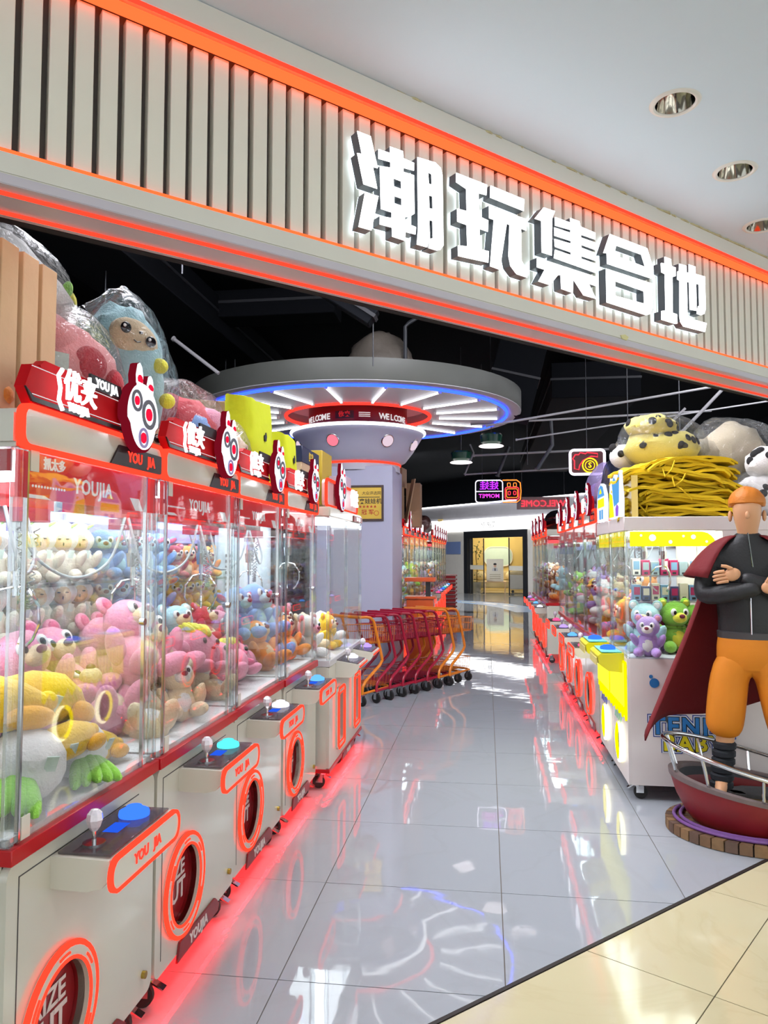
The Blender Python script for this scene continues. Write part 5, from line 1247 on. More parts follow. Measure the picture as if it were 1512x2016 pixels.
while z < 2.15 and i < 18:
    f = (z-1.797)/.36; wide = 1.0 - .30*max(0, f-.45)
    cxp = 1.27 + ry.uniform(-.04, .04)
    lay = 'bottom' if i < 1 else ('topmost' if z > 2.13 else None)
    o = link('tote_bag_bundle', fold_meshes[i % 6], None, (cxp, 5.30+ry.uniform(-.03, .03), z), (R(ry.uniform(-2, 3)), R(ry.uniform(-6, 6)), R(ry.uniform(-18, 18))))
    o.scale = (wide*1.02, 1, 1)
    tag(o, f'folded mustard tote bags in the yellow heap, {ORD[i]} bundle from the bottom', 'tote bag', 'folded yellow tote bags')
    if i % 3 == 1: link('strap', strap, o, (ry.uniform(-.25, .25), -.20, .02), (0, 0, ry.uniform(-1, 1)))
    z += .0245+.004*ry.random(); i += 1
HEAPTOP = z
SPOT = M('spot_black', (34, 32, 34), .9)
def spotted(label, loc, r, mat, spots, seed, nm='plush_cushion'):
    parts = [('body', MB().ell((0, 0, r[2]*.9), r, 22, 14, lump=.16, seed=seed), mat)]
    rs = random.Random(seed)
    for k in range(spots):
        a = rs.uniform(PI*1.05, PI*1.95); e = rs.uniform(-.1, .9)
        d = Vector((math.cos(a)*math.cos(e), math.sin(a)*math.cos(e), math.sin(e)))
        parts.append(('spot', MB().ell((d.x*r[0]*.97, d.y*r[1]*.97, r[2]*.9+d.z*r[2]*.97), (.030, .030, .012), 10, 6, rot=Vector(d).to_track_quat('Z', 'Y').to_euler()[:]), SPOT))
    return cushion(nm, label, parts, loc)
LEMP = fur('pale_yellow', (232, 214, 110))
spotted('pale yellow plush with black spots in clear bag on the tote heap', (1.24, 5.52, HEAPTOP), (.26, .17, .14), LEMP, 12, 3)
spotted('rounded pale yellow spotted plush atop the other in the same bag', (1.16, 5.50, HEAPTOP+.20), (.18, .15, .09), LEMP, 8, 9)
bag('plastic_bag', 'large clear bag of yellow spotted plush on the tote heap', (1.23, 5.51, HEAPTOP+.17), (.32, .22, .20), 2.9)
cushion('plush_cushion', 'white panda-like plush head in film left of the yellow spotted one', [('head', MB().ell((0, 0, .09), (.10, .09, .09)), WHITEF), ('ear', MB().ell((-.07, -.02, .15), (.035, .02, .035)), SPOT), ('eye_patch', MB().ell((-.03, -.082, .10), (.026, .014, .026)), SPOT), ('eye_patch', MB().ell((.045, -.078, .10), (.024, .014, .024)), SPOT)], (.99, 5.62, HEAPTOP))
CREAM2 = fur('dusty_cream', (206, 190, 164))
cushion('plush_cushion', 'big dusty cream plush in clear bag behind the heap', [('body', MB().ell((0, 0, .22), (.22, .20, .22), 20, 12, lump=.14), CREAM2), ('limb', MB().ell((-.22, -.05, .20), (.14, .12, .12), lump=.1), CREAM2), ('limb', MB().ell((.20, -.10, .12), (.12, .12, .12)), CREAM2)], (1.78, 5.72, 2.06))
bag('plastic_bag', 'clear bag around the dusty cream plush behind the heap', (1.76, 5.72, 2.27), (.36, .25, .26), 7.7)
spotted('white plush with black spots above the head of the mannequin', (1.83, 5.40, 1.795), (.16, .15, .15), WHITEF, 9, 5)
spotted('white spotted plush stacked on the other beside the heap', (1.90, 5.42, 2.06), (.14, .13, .12), WHITEF, 7, 8)
bag('plastic_bag', 'clear bag around the lower white spotted plush', (1.83, 5.40, 1.93), (.19, .18, .18), 3.9)
bag('lilac_plastic_bag', 'lilac tinted bag of plush on the red-lit right block', (1.10, 7.0, 2.13), (.20, .45, .24), 6.1, mat=glass_mat('lilac_film', (.86, .80, .96), .10, .5, .2, .35, (176, 160, 210), bump=.9))
cushion('plush_cushion', 'pinkish plush in the lilac bag on the red-lit right block', [('body', MB().ell((0, 0, .17), (.15, .36, .17), 18, 12, lump=.15), fur('mauve', (196, 160, 178))), ('limb', MB().ell((-.10, .1, .18), (.09, .12, .10)), LILACF)], (1.12, 7.0, 1.925))
bag('lilac_plastic_bag', 'second lilac bag higher up behind the toppers of the right block', (1.20, 6.45, 2.26), (.20, .30, .20), 1.3, mat=MATS['lilac_film']).location.z = 1.93
bag('black_plastic_bag', 'black plastic bag beside the tote heap', (1.02, 6.0, 2.04), (.14, .25, .26), 8.8, mat=M('black_film', (22, 24, 34), .25, bump=.6, bs=16))
bag('black_plastic_bag', 'black plastic bag on the far right block', (1.10, 11.9, 2.05), (.22, .8, .17), 4.2, mat=MATS['black_film'])
bag('brown_plastic_bag', 'small brown bag on the end of the far right block', (1.0, 13.9, 2.02), (.14, .3, .16), 5.2, mat=MATS['brown_film'])

# ================================================================== BOAT STAND AND MANNEQUIN
BX, BY = 1.50, 4.52
st = thing('boat_stand', 'red boat-shaped display stand with steel railing on a plank disc', 'display stand', (BX, BY, 0), -.05)
EX, EYY = 1.18, 0.92      # oval
PLK = [M('plank_a', (112, 84, 58), .7, var=.3, vs=30), M('plank_b', (130, 100, 66), .7, var=.3, vs=30), M('plank_c', (96, 74, 60), .7, var=.3, vs=30)]
MB().lathe([(0.0005, .0), (.415, .0), (.415, .045), (0.0005, .045)], 48, ex=EX, ey=EYY).build('disc_core', M('plank_gap', (46, 36, 30), .8), st)
for i in range(44):
    a0, a1 = 2*PI*(i+.06)/44, 2*PI*(i+.94)/44
    vs = []
    for z in (.004, .058):
        for r_, a in ((.30, a0), (.425, a0), (.425, a1), (.30, a1)): vs.append((EX*r_*math.cos(a), EYY*r_*math.sin(a), z))
    MB().add(vs, [(0, 3, 2, 1), (4, 5, 6, 7), (0, 1, 5, 4), (1, 2, 6, 5), (2, 3, 7, 6), (3, 0, 4, 7)]).build('plank', PLK[i % 3], st, False)
HULL = M('hull_red', (126, 20, 26), .45, var=.2, vs=7)
hb = MB().lathe([(.30, .058), (.33, .09), (.375, .165), (.40, .235), (.40, .248), (.372, .248), (.35, .20), (.345, .160)], 56, ex=EX, ey=EYY)
hb.v = [(x, y, z + max(0.0, z-.06)*(-.80*x)) for x, y, z in hb.v]; hb.build('hull', HULL, st)
hb = MB().lathe([(.405, .236), (.408, .256), (.366, .258), (.36, .24)], 56, ex=EX, ey=EYY)
hb.v = [(x, y, z + max(0.0, z-.06)*(-.80*x)) for x, y, z in hb.v]; hb.build('gunwale', M('gunwale_grey', (112, 98, 96), .7, var=.2, vs=20), st)
hb = MB().lathe([(.358, .245), (.352, .20), (.346, .161)], 56, ex=EX, ey=EYY)
hb.v = [(x, y, z + max(0.0, z-.06)*(-.80*x)) for x, y, z in hb.v]; hb.build('inner_wall', M('inner_slate', (70, 72, 76), .8, var=.2, vs=9), st)
MB().lathe([(.345, .160), (.0005, .165)], 48, ex=EX, ey=EYY).build('deck', M('deck_straw', (104, 84, 46), .8, var=.5, vs=22, bump=.5, bs=40), st)
for (x, y, rx, rz) in ((.05, .16, .20, .2), (-.18, .10, .14, -.3), (.24, .02, .12, .5)):
    MB().prism([(x+rx*math.cos(2*PI*k/7+rz), y+rx*.5*math.sin(2*PI*k/7+rz)) for k in range(7)], .163, .185, 'z').build('flagstone', M('flagstone', (84, 84, 86), .8, var=.2, vs=12, bump=.4), st, True)
def bow(z, x): return z + max(0.0, z-.06)*(-.80*x)
rail = []
for i in range(41):
    a = R(-62 - i*285/40); rail.append((EX*.43*math.cos(a), EYY*.43*math.sin(a), bow(.375, EX*.43*math.cos(a))))
rail = [(rail[0][0]+.12, rail[0][1]+.03, .27)] + rail
MB().tube(rail, .013, 10).build('railing', CHROME, st)
for i in range(9):
    a = R(-65-i*280/8); MB().cyl((EX*.385*math.cos(a), EYY*.385*math.sin(a), bow(.248, EX*.385*math.cos(a))), (EX*.43*math.cos(a), EYY*.43*math.sin(a), bow(.372, EX*.43*math.cos(a))), .009, n=8).build('railing_post', CHROME, st)
PURP = M('hose_purple', (116, 76, 140), .4)
for rr, zz, a0, a1 in ((.355, .072, 150, 300), (.385, .070, 150, 322)):
    MB().tube([(EX*rr*math.cos(R(a)), EYY*rr*math.sin(R(a)), zz) for a in range(a0, a1, 8)], .010, 8).build('hose', PURP, st)
MB().cyl((EX*.40*math.cos(R(262)), EYY*.40*math.sin(R(262)), .074), (EX*.40*math.cos(R(270)), EYY*.40*math.sin(R(270)), .074), .014, n=10).build('hose_clip', CHROME, st)
lr = MB().torus((0, 0, 0), .105, .022, 'y', 32, 10).build('life_ring', M('ring_grey', (150, 150, 144), .5), st, loc=(.24, -.39, .19), rot=(R(-12), 0, .35))
MB().prism(circ(0, 0, .085, 24), -.006, .006).build('red_disc', M('disc_red', (168, 40, 34), .5), lr, False)
ld = thing('toy_ladder', 'small yellow toy ladder on the boat deck', 'ladder', (BX+.20, BY+.02, .187), -.3)
LYEL = M('ladder_yellow', (196, 142, 34), .5)
for x in (-.045, .045): MB().box(x-.006, x+.006, -.005, .005, .02, .16).build('rail', LYEL, ld, False)
for k in range(4): MB().cyl((-.042, 0, .045+.03*k), (.042, 0, .045+.03*k), .0035, n=6).build('rung', LYEL, ld)
MB().box(-.06, .06, -.015, .015, 0, .022).build('foot', LYEL, ld, True, .002, 1)
# mannequin: plain, faceless
def skin_obj(name, verts, edges, radii, mat, parent, sub=2, root=0):
    me = bpy.data.meshes.new(name); me.from_pydata(verts, edges, []); me.materials.append(mat)
    o = link(name, me, parent)
    sk = o.modifiers.new('skin', 'SKIN'); sk.use_smooth_shade = True
    layer = me.skin_vertices[0].data
    for i, r_ in enumerate(radii): layer[i].radius = r_ if isinstance(r_, tuple) else (r_, r_); layer[i].use_root = (i == root)
    ss = o.modifiers.new('sub', 'SUBSURF'); ss.levels = sub; ss.render_levels = sub
    return o
mq = thing('mannequin', 'life-size mannequin in black jacket, orange trousers and dark red cloak on the boat stand', 'mannequin', (1.475, 4.53, .168), -.30)
SKINM = M('mannequin_tan', (214, 160, 118), .5, var=.03); JACK = M('jacket_black', (30, 32, 34), .55, bump=.2, bs=90); ORG = M('trouser_orange', (214, 128, 18), .7, var=.10, vs=5, bump=.25, bs=18)
CLK = M('cloak_red', (112, 12, 22), .75, var=.10, vs=4, bump=.2, bs=40); NAVY = M('wrap_navy', (22, 28, 36), .7, bump=.4, bs=24)
skin_obj('body', [(0, 0, .92), (0, -.005, 1.10), (0, 0, 1.30), (0, .005, 1.42), (0, -.005, 1.50), (0, -.02, 1.56), (0, -.022, 1.64), (0, -.01, 1.70),
                  (-.09, 0, .86), (-.13, -.02, .48), (-.165, .01, .10), (-.175, -.10, .03), (.09, 0, .86), (.15, -.02, .48), (.215, .01, .10), (.235, -.10, .03)],
         [(0, 1), (1, 2), (2, 3), (3, 4), (4, 5), (5, 6), (6, 7), (0, 8), (8, 9), (9, 10), (10, 11), (0, 12), (12, 13), (13, 14), (14, 15)],
         [.09, .07, (.09, .06), (.07, .06), .052, .072, (.086, .098), (.070, .08), .085, .06, .042, (.040, .028), .085, .06, .042, (.040, .028)], SKINM, mq)
hp = MB(); 
hp.ell((0, .006, 1.672), (.098, .112, .098), 24, 14, lump=.05)
hp.v = [(x, y + (.03 if z < 1.665 else 0), max(z, 1.655)) for x, y, z in hp.v]
hp.build('plain_hair_cap', M('cap_amber', (206, 122, 34), .6, bump=.7, bs=30), mq)
MB().ell((0, -.112, 1.60), (.012, .016, .022), 10, 8).build('nose', SKINM, mq)
MB().ell((-.088, 0, 1.60), (.012, .022, .032), 10, 8).build('ear', SKINM, mq); MB().ell((.088, 0, 1.60), (.012, .022, .032), 10, 8).build('ear', SKINM, mq)
skin_obj('jacket', [(0, 0, 1.14), (0, 0, 1.28), (0, .005, 1.39), (0, 0, 1.47), (0, -.002, 1.515), (-.19, .01, 1.37), (-.245, -.06, 1.14), (-.10, -.19, 1.165), (.06, -.205, 1.20),
                    (.19, .01, 1.37), (.245, -.06, 1.14), (.10, -.165, 1.20), (-.05, -.175, 1.255)],
         [(0, 1), (1, 2), (2, 3), (3, 4), (2, 5), (5, 6), (6, 7), (7, 8), (2, 9), (9, 10), (10, 11), (11, 12)],
         [(.150, .11), (.165, .115), (.15, .10), (.075, .07), (.078, .074), .078, .066, .052, .042, .078, .066, .052, .042], JACK, mq)
MB().lathe([(.158, .90), (.166, .93), (.166, 1.02), (.172, 1.10), (.165, 1.22)], 28, ex=1.0, ey=.76).build('jacket_skirt', JACK, mq)
MB().lathe([(.160, .90), (.172, .91), (.174, .945), (.165, .95)], 28, ex=1.0, ey=.77).build('waistband', DGREY, mq)
MB().tube([(.005, -.132, .94), (.005, -.134, 1.06), (.005, -.132, 1.14)], .004, 6).build('zip', CHROME, mq); MB().tube([(-.0, -.078, 1.50), (.01, -.112, 1.40), (.02, -.135, 1.31)], .004, 6).build('zip', CHROME, mq)
MB().lathe([(.15, .74), (.178, .80), (.176, .86), (.168, .925)], 28, ex=1.0, ey=.78).build('trouser_waist', ORG, mq)
skin_obj('trousers', [(0, 0, .95), (0, 0, .86), (-.095, 0, .80), (-.125, -.015, .60), (-.14, -.015, .46), (-.155, 0, .335), (.095, 0, .80), (.14, -.015, .60), (.165, -.015, .46), (.195, 0, .335)],
         [(0, 1), (1, 2), (2, 3), (3, 4), (4, 5), (1, 6), (6, 7), (7, 8), (8, 9)], [(.165, .125), (.16, .13), .128, .115, .112, .105, .128, .115, .112, .105], ORG, mq)
for x, y, s_ in ((-.165, .01, 1), (.215, .01, 1)):
    q = MB()
    for k in range(6):
        f_ = (.07+.045*k-.10)/.38; kx = x + ((-.13 if x < 0 else .15)-x)*f_; ky = y-.03*f_
        q.lathe([(.050, .05+.045*k), (.062, .06+.045*k), (.063, .085+.045*k), (.052, .096+.045*k)], 18, c=(kx, ky, 0))
    q.build('ankle_wrap', NAVY, mq)
    so = MB().ell((x-.008, y-.07, .022), (.054, .13, .024), 18, 8, rot=(0, 0, -.1)); so.build('sandal', NAVY, mq)
    for k in range(5): MB().ell((x-.045+.018*k, y-.185+.006*abs(k-1), .030), (.0095, .018, .011), 8, 6).build('toe', SKINM, mq)
# hands with separate fingers: right hand on the left sleeve, left hand tucked
def hand(px, py, pz, sgn, rz):
    h = link('hand', MB().ell((0, 0, 0), (.045, .018, .036), 14, 8).mesh('hand', SKINM), mq, (px, py, pz), (0, rz, 0))
    for k, L in enumerate((.052, .064, .068, .058)):
        zf = .030-.019*k
        MB().tube([(sgn*.030, -.004, zf), (sgn*(.030+L*.5), -.010, zf+.006), (sgn*(.030+L*.85), -.006, zf+.008), (sgn*(.030+L), .004, zf+.008)], [.0095, .0092, .0085, .007], 8).build('finger', SKINM, h)
    MB().tube([(sgn*-.01, -.004, .030), (sgn*.012, -.014, .052), (sgn*.034, -.014, .064)], [.011, .010, .008], 8).build('thumb', SKINM, h)
hand(-.085, -.195, 1.270, -1, -.35); hand(.10, -.225, 1.205, 1, -.25)
# cloak: shoulder cape plus a long flared back, thin cloth
def cloth(name, fn, nu, nv, mat, th=.008):
    m = MB(); vs = [fn(i/nu, j/nv) for i in range(nu+1) for j in range(nv+1)]
    fs = [(i*(nv+1)+j, (i+1)*(nv+1)+j, (i+1)*(nv+1)+j+1, i*(nv+1)+j+1) for i in range(nu) for j in range(nv)]
    m.add(vs, fs); o = m.build(name, mat, mq)
    s_ = o.modifiers.new('thick', 'SOLIDIFY'); s_.thickness = th
    return o
def cape(u, v):    # u round from front-left to front-right over the back, v down
    a = R(-118 - u*(-304)) + PI   # sweep
    a = R(230) - u*R(280)
    r_ = .082 + v*(.215 + .02*math.sin(u*9)); z = 1.490 - .045*v - .195*v**2 + .012*math.sin(u*14)*v
    return (r_*1.10*math.cos(a), r_*.74*math.sin(a)+.01, z)
cloth('shoulder_cape', cape, 36, 10, CLK)
def longc(u, v):   # u: 0 = viewer's left edge, 1 = right edge, v down from under the arms
    a = R(208) - u*R(216)
    w0 = .20; flare = v**1.15
    left = max(0, 1-u*2.2)
    r_ = w0 + flare*(.14 + .21*left) + .016*math.sin(u*19+v*2)*v
    zlow = .50 - .26*left*(1 if u > .05 else .8) 
    z = 1.34 - (1.34 - zlow - .05*math.sin(u*11))*v
    return (r_*math.cos(a)*1.05 - .05*left*v, r_*.62*math.sin(a) + .05 + .05*v, z)
cloth('long_cloak', longc, 44, 22, CLK)


# ================================================================== CEILING SERVICES, PENDANTS, NEON SIGNS
PIPEW = M('pipe_pale', (150, 148, 152), .5); STEEL = M('steel_dark', (58, 60, 66), .5); DUCT = M('duct_dark', (9, 11, 16), .8, spec=.1)
def pipe(label, pts, r=.014, m=PIPEW, nm='ceiling_pipe'):
    t = thing(nm, label, 'pipe', pts[0]); o = Vector(pts[0]); MB().tube([Vector(p)-o for p in pts], r, 8).build('tube', m, t)
    d = (Vector(pts[-1])-o).normalized()
    MB().cyl((0, 0, 0), d*.02, r*1.5, n=10).build('end_collar', m, t)
pipe('pale pipe rising to the right, uppermost over the tote heap', [(.0, 9.0, 3.08), (2.76, 9.0, 3.5)]); pipe('pale pipe running level behind the disc canopy', [(-.2, 10, 3.28), (2.86, 10, 3.38)]); pipe('long thin pale pipe sloping up above the tote heap', [(.37, 9.5, 2.98), (3.9, 9.5, 3.46)], .010)
pipe('pale pipe above the camera neon sign', [(-.2, 12.0, 3.12), (2.4, 12.0, 3.2)], .018); pipe('thin pale pipe from which the mirrored neon sign hangs', [(-.35, 12.4, 2.86), (1.4, 12.4, 2.94)], .014)
pipe('short pale brace left of the mirrored neon sign', [(-.35, 12.4, 2.86), (-.20, 12.4, 3.22), (-.26, 12.4, 3.36)], .014); pipe('grey slanted brace over the mirrored neon sign', [(.18, 12.2, 2.80), (.37, 12.2, 3.28)], .028, STEEL); pipe('grey slanted brace right of the mirrored neon sign', [(.73, 11, 2.77), (.95, 11, 3.12), (.93, 11, 3.5)], .028, STEEL)
pipe('pale brace over the tote heap, steep one', [(2.11, 8.5, 2.87), (2.60, 8.5, 3.39)], .018); pipe('pale short brace over the tote heap', [(1.95, 8.5, 2.93), (2.16, 8.5, 3.14)], .014)
for i, (x, y, z0, z1) in enumerate(((1.75, 9.6, 3.1, 4.6), (2.22, 9.0, 2.96, 4.6), (-1.06, 7.0, 3.34, 4.6), (-3.25, 6.0, 3.5, 4.6), (-2.13, 5.0, 3.54, 4.6), (-3.24, 9.0, 3.5, 4.6), (-3.12, 9.0, 3.4, 4.6), (.62, 11.5, 2.9, 4.6))):
    pipe('thin hanging rod from the black ceiling, %s' % ['right of the camera neon sign', 'above the tote heap', 'in front of the grey bag', 'at the left over the crate bags', 'short one near the fascia at left', 'left of the disc canopy', 'just left of the disc canopy rim', 'right of the mirrored sign'][i], [(x, y, z1), (x, y, z0)], .006, STEEL, 'hanging_rod')
pipe('bent grey conduit standing on the disc canopy', [(-.88, 8.2, 3.53), (-.88, 8.2, 4.08), (-.84, 8.2, 4.12), (-.6, 8.2, 4.26)], .022, STEEL); pipe('pale slanted rod left of the disc canopy', [(-3.07, 7, 3.69), (-2.59, 7, 3.32)], .018, PIPEW)
for i, (lab, x0, x1, y0, y1, z0, z1, ry_) in enumerate((('broad dark air duct hanging right of the disc canopy', -.05, .55, 9.4, 9.9, 3.30, 4.3, .25), ('long dark beam under the ceiling at left', -4.2, -1.6, 7.8, 8.2, 4.15, 4.45, 0), ('dark ceiling beam behind the fascia at right', .8, 6.0, 7.6, 7.9, 3.75, 4.05, 0), ('dark ceiling duct running into the depth', -3.6, -2.9, 5.0, 20, 4.0, 4.4, 0), ('wide dark duct over the far aisle', .9, 2.1, 10.5, 20, 3.7, 4.2, 0), ('dark plank hanging before the grey bag', -1.5, -.9, 6.0, 6.12, 3.60, 3.75, .6))):
    t = thing('ceiling_duct', lab, 'duct', ((x0+x1)/2, (y0+y1)/2, z0)); hx, hy = (x1-x0)/2, (y1-y0)/2
    MB().box(-hx, hx, -hy, hy, 0, z1-z0).build('duct_body', DUCT, t, True, .01, 1); MB().box(-hx-.01, hx+.01, -hy-.01, hy+.01, (z1-z0)*.5, (z1-z0)*.5+.03).build('joint_band', M('duct_joint', (22, 23, 30), .6), t, False); t.rotation_euler = (0, ry_, 0)
def pendant(label, x, y, z):
    t = thing('pendant_lamp', label, 'lamp', (x, y, z), 0, 'pendant lamps with green caps')
    MB().lathe([(.0005, 0), (.155, 0), (.165, .008), (.15, .02), (.10, .03)], 28).build('light_disc', E('pendant_disc', (1.0, .88, .90), 1.6), t)
    MB().lathe([(.10, .03), (.135, .06), (.15, .15), (.135, .17), (.0005, .175)], 20).build('green_cap', M('cap_green', (18, 62, 44), .25, var=.4, vs=20), t)
    MB().tube([(0, 0, .17), (0, 0, 4.6-z)], .005, 6).build('cord', BLACK, t)
pendant('green-capped pendant lamp, lower one beside the disc canopy', -.36, 11, 2.88); pendant('green-capped pendant lamp, upper one beside the disc canopy', .07, 10, 2.97); pendant('green-capped pendant lamp close to the duct', .45, 10.6, 3.55)
# mirrored neon sign seen from behind
NE_W = E('neon_white', (.92, .86, 1.0), 2.2, False); NE_V = E('neon_violet', (.42, .03, .95), 1.7, False); NE_O = E('neon_orange', (1.0, .22, .03), 1.8, False); NE_R = E('neon_red', (1.0, .03, .05), 2.2, False); NE_Y = E('neon_yellow', (1.0, .70, .02), 1.6, False); NE_M = E('neon_magenta', (.85, .05, .75), 1.6, False)
t = thing('neon_sign', 'hanging neon sign seen from behind with mirrored MOPPET lettering and orange robot', 'neon sign', (.187, 12.0, 2.543))
MB().prism(rrect(-.37, .37, -.19, .19, .06), 0, .008).build('acrylic_sheet', SMOKE if False else glass_mat('sign_acrylic', (.75, .75, .85), .06, .5), t, False)
def neon(pts, m, r=.008, closed=True): MB().tube([(p[0], -.012, p[1]) for p in pts], r, 6, closed).build('neon_tube', m, t)
neon(rrect(-.355, .07, -.175, .175, .05), NE_W); neon([(.07, .175), (.29, .175), (.345, .13), (.355, .0), (.345, -.13), (.29, -.175), (.07, -.175)], NE_O, .009, False); neon([(-.35, .0), (.065, .0)], NE_W, .006, False)
neon(rrect(.11, .32, -.13, .06, .03), NE_R); neon(rrect(.13, .30, -.10, .035, .02), NE_O, .006); neon(rrect(.145, .19, .07, .13, .012), NE_O, .006); neon(rrect(.24, .285, .07, .13, .012), NE_O, .006)
neon(rrect(.155, .19, -.06, .0, .015), NE_R, .006); neon(rrect(.24, .275, -.06, .0, .015), NE_R, .006)
text('娃娃', .15, NE_V, t, (-.142, -.012, .085), offset=.002, flip=True, name='neon_characters'); text('MOPPET', .088, NE_M, t, (-.142, -.012, -.075), offset=.001, flip=True, name='neon_letters')
for x in (-.25, .25): MB().tube([(x, .004, .18), (x, .004, 2.05)], .003, 5).build('hanging_wire', STEEL, t)
# camera-shaped neon box
t = thing('neon_sign', 'square neon box with white frame, red camera outline and yellow lens', 'neon sign', (1.20, 9.2, 2.65))
MB().prism(rrect(-.20, .20, -.14, .145, .04), .0, .04).build('back_panel', M('neon_back', (60, 8, 14), .5), t, False)
neon(rrect(-.20, .20, -.145, .145, .045), NE_W, .017); neon([(-.15, -.08), (-.15, .02), (-.17, .04), (-.14, .09), (-.10, .09), (-.08, .115), (-.02, .10), (.0, .115), (.12, .10), (.12, .06), (.05, .07), (-.05, .02), (-.09, -.04), (-.10, -.09)], NE_R, .007); neon(circ(.03, -.04, .085, 24), NE_Y, .009); neon(circ(.03, -.04, .055, 20), NE_Y, .006)
text('S', .09, NE_Y, t, (.03, -.014, -.04), offset=.002, name='neon_letters')
MB().tube([(0, .02, .14), (0, .02, 1.94)], .004, 5).build('hanging_wire', STEEL, t)
t = thing('neon_sign', 'faraway red neon lettering above the far right block', 'neon sign', (1.62, 22.0, 3.02))
text('WELCOME', .26, NE_R, t, (0, 0, -.02), offset=.0, flip=True, name='neon_letters'); MB().box(-.75, .75, .02, .04, -.18, .18).build('backing', M('neon_backing', (196, 176, 176), .6), t, False)
for x in (-.6, .6): MB().tube([(x, .03, .17), (x, .03, 1.57)], .006, 5).build('hanging_wire', STEEL, t)

# ================================================================== SHOP ACROSS THE CORRIDOR
fs_ = link('wall_far_shop', None, None, (-.876, 30.13, 0), (0, 0, -R(50.6))); struct(fs_, 'pale shop front across the far corridor with lit fascia')
PALE = M('far_wall_pale', (206, 202, 194), .5); WARMW = M('far_room_yellow', (206, 178, 110), .7)
LITF = E('far_fascia_lit', (1.0, 1.0, 1.0), 2.6)
MB().box(-4, 0, 0, .3, 0, 2.45).build('wall_panel', PALE, fs_, False); MB().box(3.66, 9, 0, .3, 0, 2.45).build('wall_panel', PALE, fs_, False)
MB().box(-4, 9, -.05, .3, 2.45, 2.86).build('lit_fascia', LITF, fs_, False); MB().box(-4, 9, -.02, .3, 2.86, 3.52).build('fascia_board', M('far_fascia_grey', (176, 174, 178), .5), fs_, False)
for z in (2.875, 3.50): MB().box(-4, 9, -.06, -.021, z, z+.045).build('led_line', LED_WHITE, fs_, False)
text('依 格艾', .26, M('far_ink', (60, 60, 60), .6), fs_, (1.55, -.055, 2.66)); text('Garden Therapy', .12, M('far_ink_pale', (150, 170, 165), .6), fs_, (2.75, -.055, 2.64))
MB().box(-4, 9, .3, .4, 3.52, 4.6).build('upper_wall', BCEIL, fs_, False)
sg = MB().box(-1.2, -.25, -.03, 0, 1.55, 2.05).build('blue_notice', M('notice_blue', (110, 130, 176), .5), fs_, False)
dr_ = link('door_1', None, None, (-.876, 30.13, 0), (0, 0, -R(50.6))); struct(dr_, 'dark framed sliding glass doors of the far shop')
DF = M('door_frame_dark', (34, 36, 40), .4)
for x0, x1, z0, z1 in ((0, .22, 0, 2.45), (3.44, 3.66, 0, 2.45), (.22, 3.44, 2.18, 2.45)): MB().box(x0, x1, -.04, .25, z0, z1).build('door_frame', DF, dr_, False)
for x0 in (.24, 2.55):
    MB().box(x0, x0+.86, .08, .10, .02, 2.16).build('door_pane', GLASS, dr_, False); MB().box(x0, x0+.86, .075, .079, .95, 1.12).build('frosted_band', M('frost', (220, 216, 200), .5), dr_, False)
    for e in (x0, x0+.84): MB().box(e, e+.02, .07, .11, .02, 2.16).build('pane_edge', STEEL, dr_, False)
for nm, b in (('room_back', (-2.6, 3.4, 33.9, 34.0, 0, 3)), ('room_side', (-2.1, -2.0, 32.2, 34.0, 0, 3)), ('room_side', (3.3, 3.4, 26.5, 34, 0, 3)), ('room_ceiling', (-2.0, 3.3, 31.2, 34.0, 2.9, 3))):
    struct(MB().box(*b).build({'room_back': 'wall_room_back', 'room_side': 'wall_room_side', 'room_ceiling': 'ceiling_room'}[nm], WARMW, None, False), 'warm yellow wall inside the far shop')
FARM = Matrix.Translation((-.876, 30.13, 0)) @ Matrix.Rotation(-R(50.6), 4, 'Z')
def farp(x, y, z): return tuple(FARM @ Vector((x, y, z)))
area_lamp('far_room_light', (.6, 32.6, 2.85), 2.4, 1.6, 110, (1.0, .88, .60))
RZF = 0.0
t = thing('wall_mirror', 'rounded pale mirror on the yellow wall of the far shop', 'mirror', (.50, 33.89, 1.45), RZF)
MB().prism(rrect(-.60, .60, -.40, .40, .34, 8), -.03, .0).build('glass', M('mirror_pale', (176, 196, 190), .2), t, False); MB().frame(rrect(-.64, .64, -.44, .44, .37, 8), rrect(-.60, .60, -.40, .40, .34, 8), -.05, 0).build('rim', PALE, t, False)
t = thing('sofa', 'cream sofa with cushions in the far shop', 'sofa', (.55, 32.6, 0), RZF)
SOFA = M('sofa_cream', (204, 186, 146), .9)
MB().box(-1.3, 1.3, -.4, .4, .12, .42).build('seat', SOFA, t, True, .05); MB().box(-1.3, 1.3, .25, .5, .4, .82).build('backrest', SOFA, t, True, .06); MB().box(-1.45, -1.2, -.4, .45, .1, .6).build('armrest', SOFA, t, True, .05); MB().box(1.2, 1.45, -.4, .45, .1, .6).build('armrest', SOFA, t, True, .05)
for x in (-.8, .45, .95): MB().ell((x, .12, .62), (.22, .09, .20), rot=(-.25, 0, .1)).build('cushion', SOFA, t)
t = thing('poster_stand', 'white poster with a portrait standing on a small table in the far shop', 'poster', (.33, 31.2, 0), RZF)
MB().box(-.45, .45, -.22, .22, .40, .44).build('table_top', WOOD, t, False)
for x in (-.4, .4):
    for y in (-.18, .18): MB().box(x-.02, x+.02, y-.02, y+.02, 0, .40).build('leg', WOOD, t, False)
po = MB().box(-.34, .34, -.02, .0, .44, 1.35).build('sheet', M('poster_white', (222, 218, 206), .5), t, False)
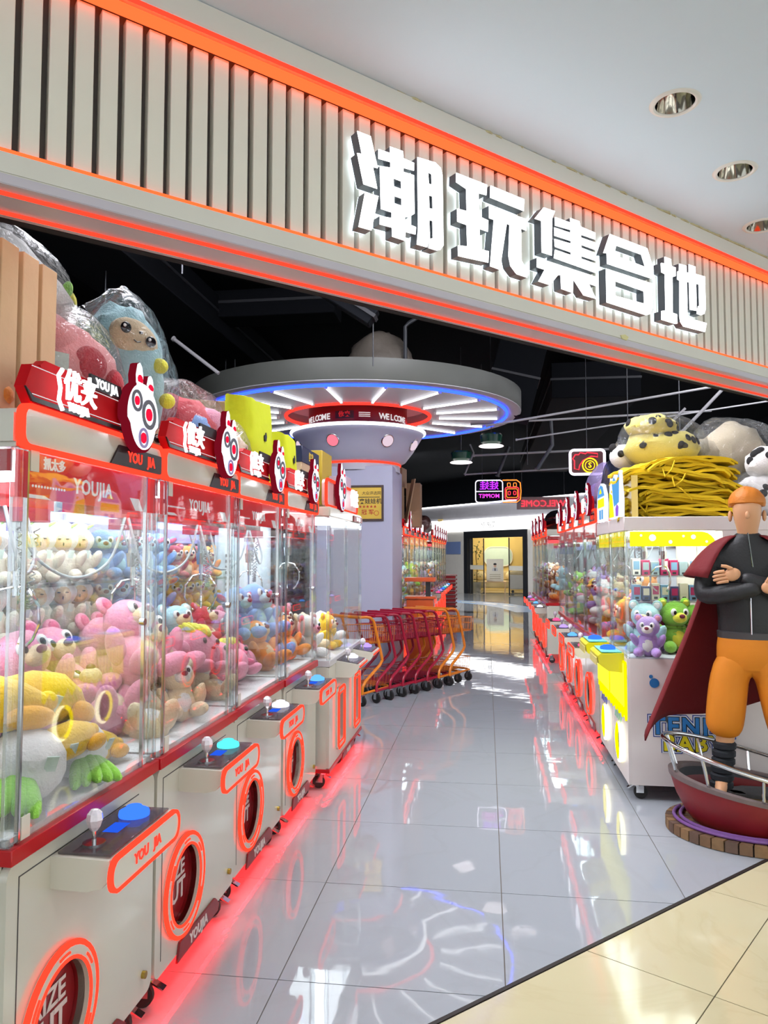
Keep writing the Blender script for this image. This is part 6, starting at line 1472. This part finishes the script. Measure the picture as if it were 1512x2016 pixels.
MB().ell((0, -.022, 1.08), (.06, .003, .075)).build('portrait_face', M('portrait_skin', (206, 172, 150), .6), po); MB().ell((0, -.023, 1.14), (.068, .004, .045)).build('portrait_hair', BLACK, po); MB().prism([(-.12, .86), (.12, .86), (.09, .99), (-.09, .99)], -.0225, -.0201).build('portrait_shirt', M('portrait_shirt', (190, 190, 196), .6), po, False); MB().box(-.02, .02, -.024, -.0226, .87, .98).build('portrait_tie', BLACK, po, False)
for z in (.70, .62, .54): MB().box(-.22, .22, -.0225, -.0201, z, z+.03).build('text_line', M('poster_grey', (176, 170, 150), .6), po, False)
t = thing('reception_desk', 'white low desk with bedding at the right of the far shop', 'desk', (1.42, 30.9, 0), RZF)
MB().box(-.5, .5, -.35, .35, .15, .72).build('body', PALE, t, True, .02); MB().ell((-.1, 0, .78), (.42, .3, .16), lump=.2).build('linen', SOFA, t)
for x in (-.4, .4): MB().cyl((x, -.3, .06), (x, -.26, .06), .06, n=12).build('wheel', RUBBER, t)
t = thing('indoor_plant', 'thin indoor tree in a pot behind the left glass door', 'plant', (-.42, 31.4, 0), RZF)
MB().lathe([(.0005, 0), (.16, 0), (.19, .4), (.17, .4), (.16, .36), (.0005, .36)], 18).build('pot', PALE, t)
MB().tube([(0, 0, .36), (.02, 0, .9), (-.03, .02, 1.5), (.04, 0, 1.9)], .018, 6).build('trunk', M('bark', (96, 72, 48), .8), t)
LEAFM = M('leaf_green', (70, 104, 52), .6, var=.25, vs=9)
lm = MB().add([(0, 0, 0), (.05, .03, .01), (.14, 0, -.02), (.05, -.03, .01), (.05, 0, .025)], [(0, 1, 4), (1, 2, 4), (2, 3, 4), (3, 0, 4)]).mesh('leaf', LEAFM)
rl = random.Random(2)
for i in range(60):
    zc = (1.75 if i < 38 else .75); link('leaf', lm, t, (rl.gauss(0, .14), rl.gauss(0, .12), zc+rl.gauss(0, .16)), (rl.uniform(-.6, .6), rl.uniform(-.4, .9), rl.uniform(0, 6.3)))
# blue wayfinding band stuck on the far floor
P = [(-1.6, 25.2), (-.5, 24.6), (.3, 23.6), (.85, 22.3), (1.25, 20.6)]
lft, rgt = [], []
for i, p in enumerate(P):
    a, b = P[max(i-1, 0)], P[min(i+1, len(P)-1)]; d = Vector((b[0]-a[0], b[1]-a[1])).normalized()
    lft.append((p[0]-d.y*.5, p[1]+d.x*.5)); rgt.append((p[0]+d.y*.5, p[1]-d.x*.5))
t = thing('floor_sticker', 'pale blue curved wayfinding band on the far floor', 'floor sticker', (0, 0, 0))
MB().prism(rgt+lft[::-1], .0003, .0016, 'z').build('blue_band', M('band_blue', (140, 170, 206), .25), t, False)
for i, (x, y) in enumerate(((-.6, 24.6), (.1, 23.9), (.65, 22.9))): MB().obox((x, y, .0022), (.55, .14, .001), (0, 0, -.6-.25*i)).build('marking', M('band_yellow' if i == 0 else 'band_white', (220, 206, 120) if i == 0 else (226, 228, 230), .3), t, False)
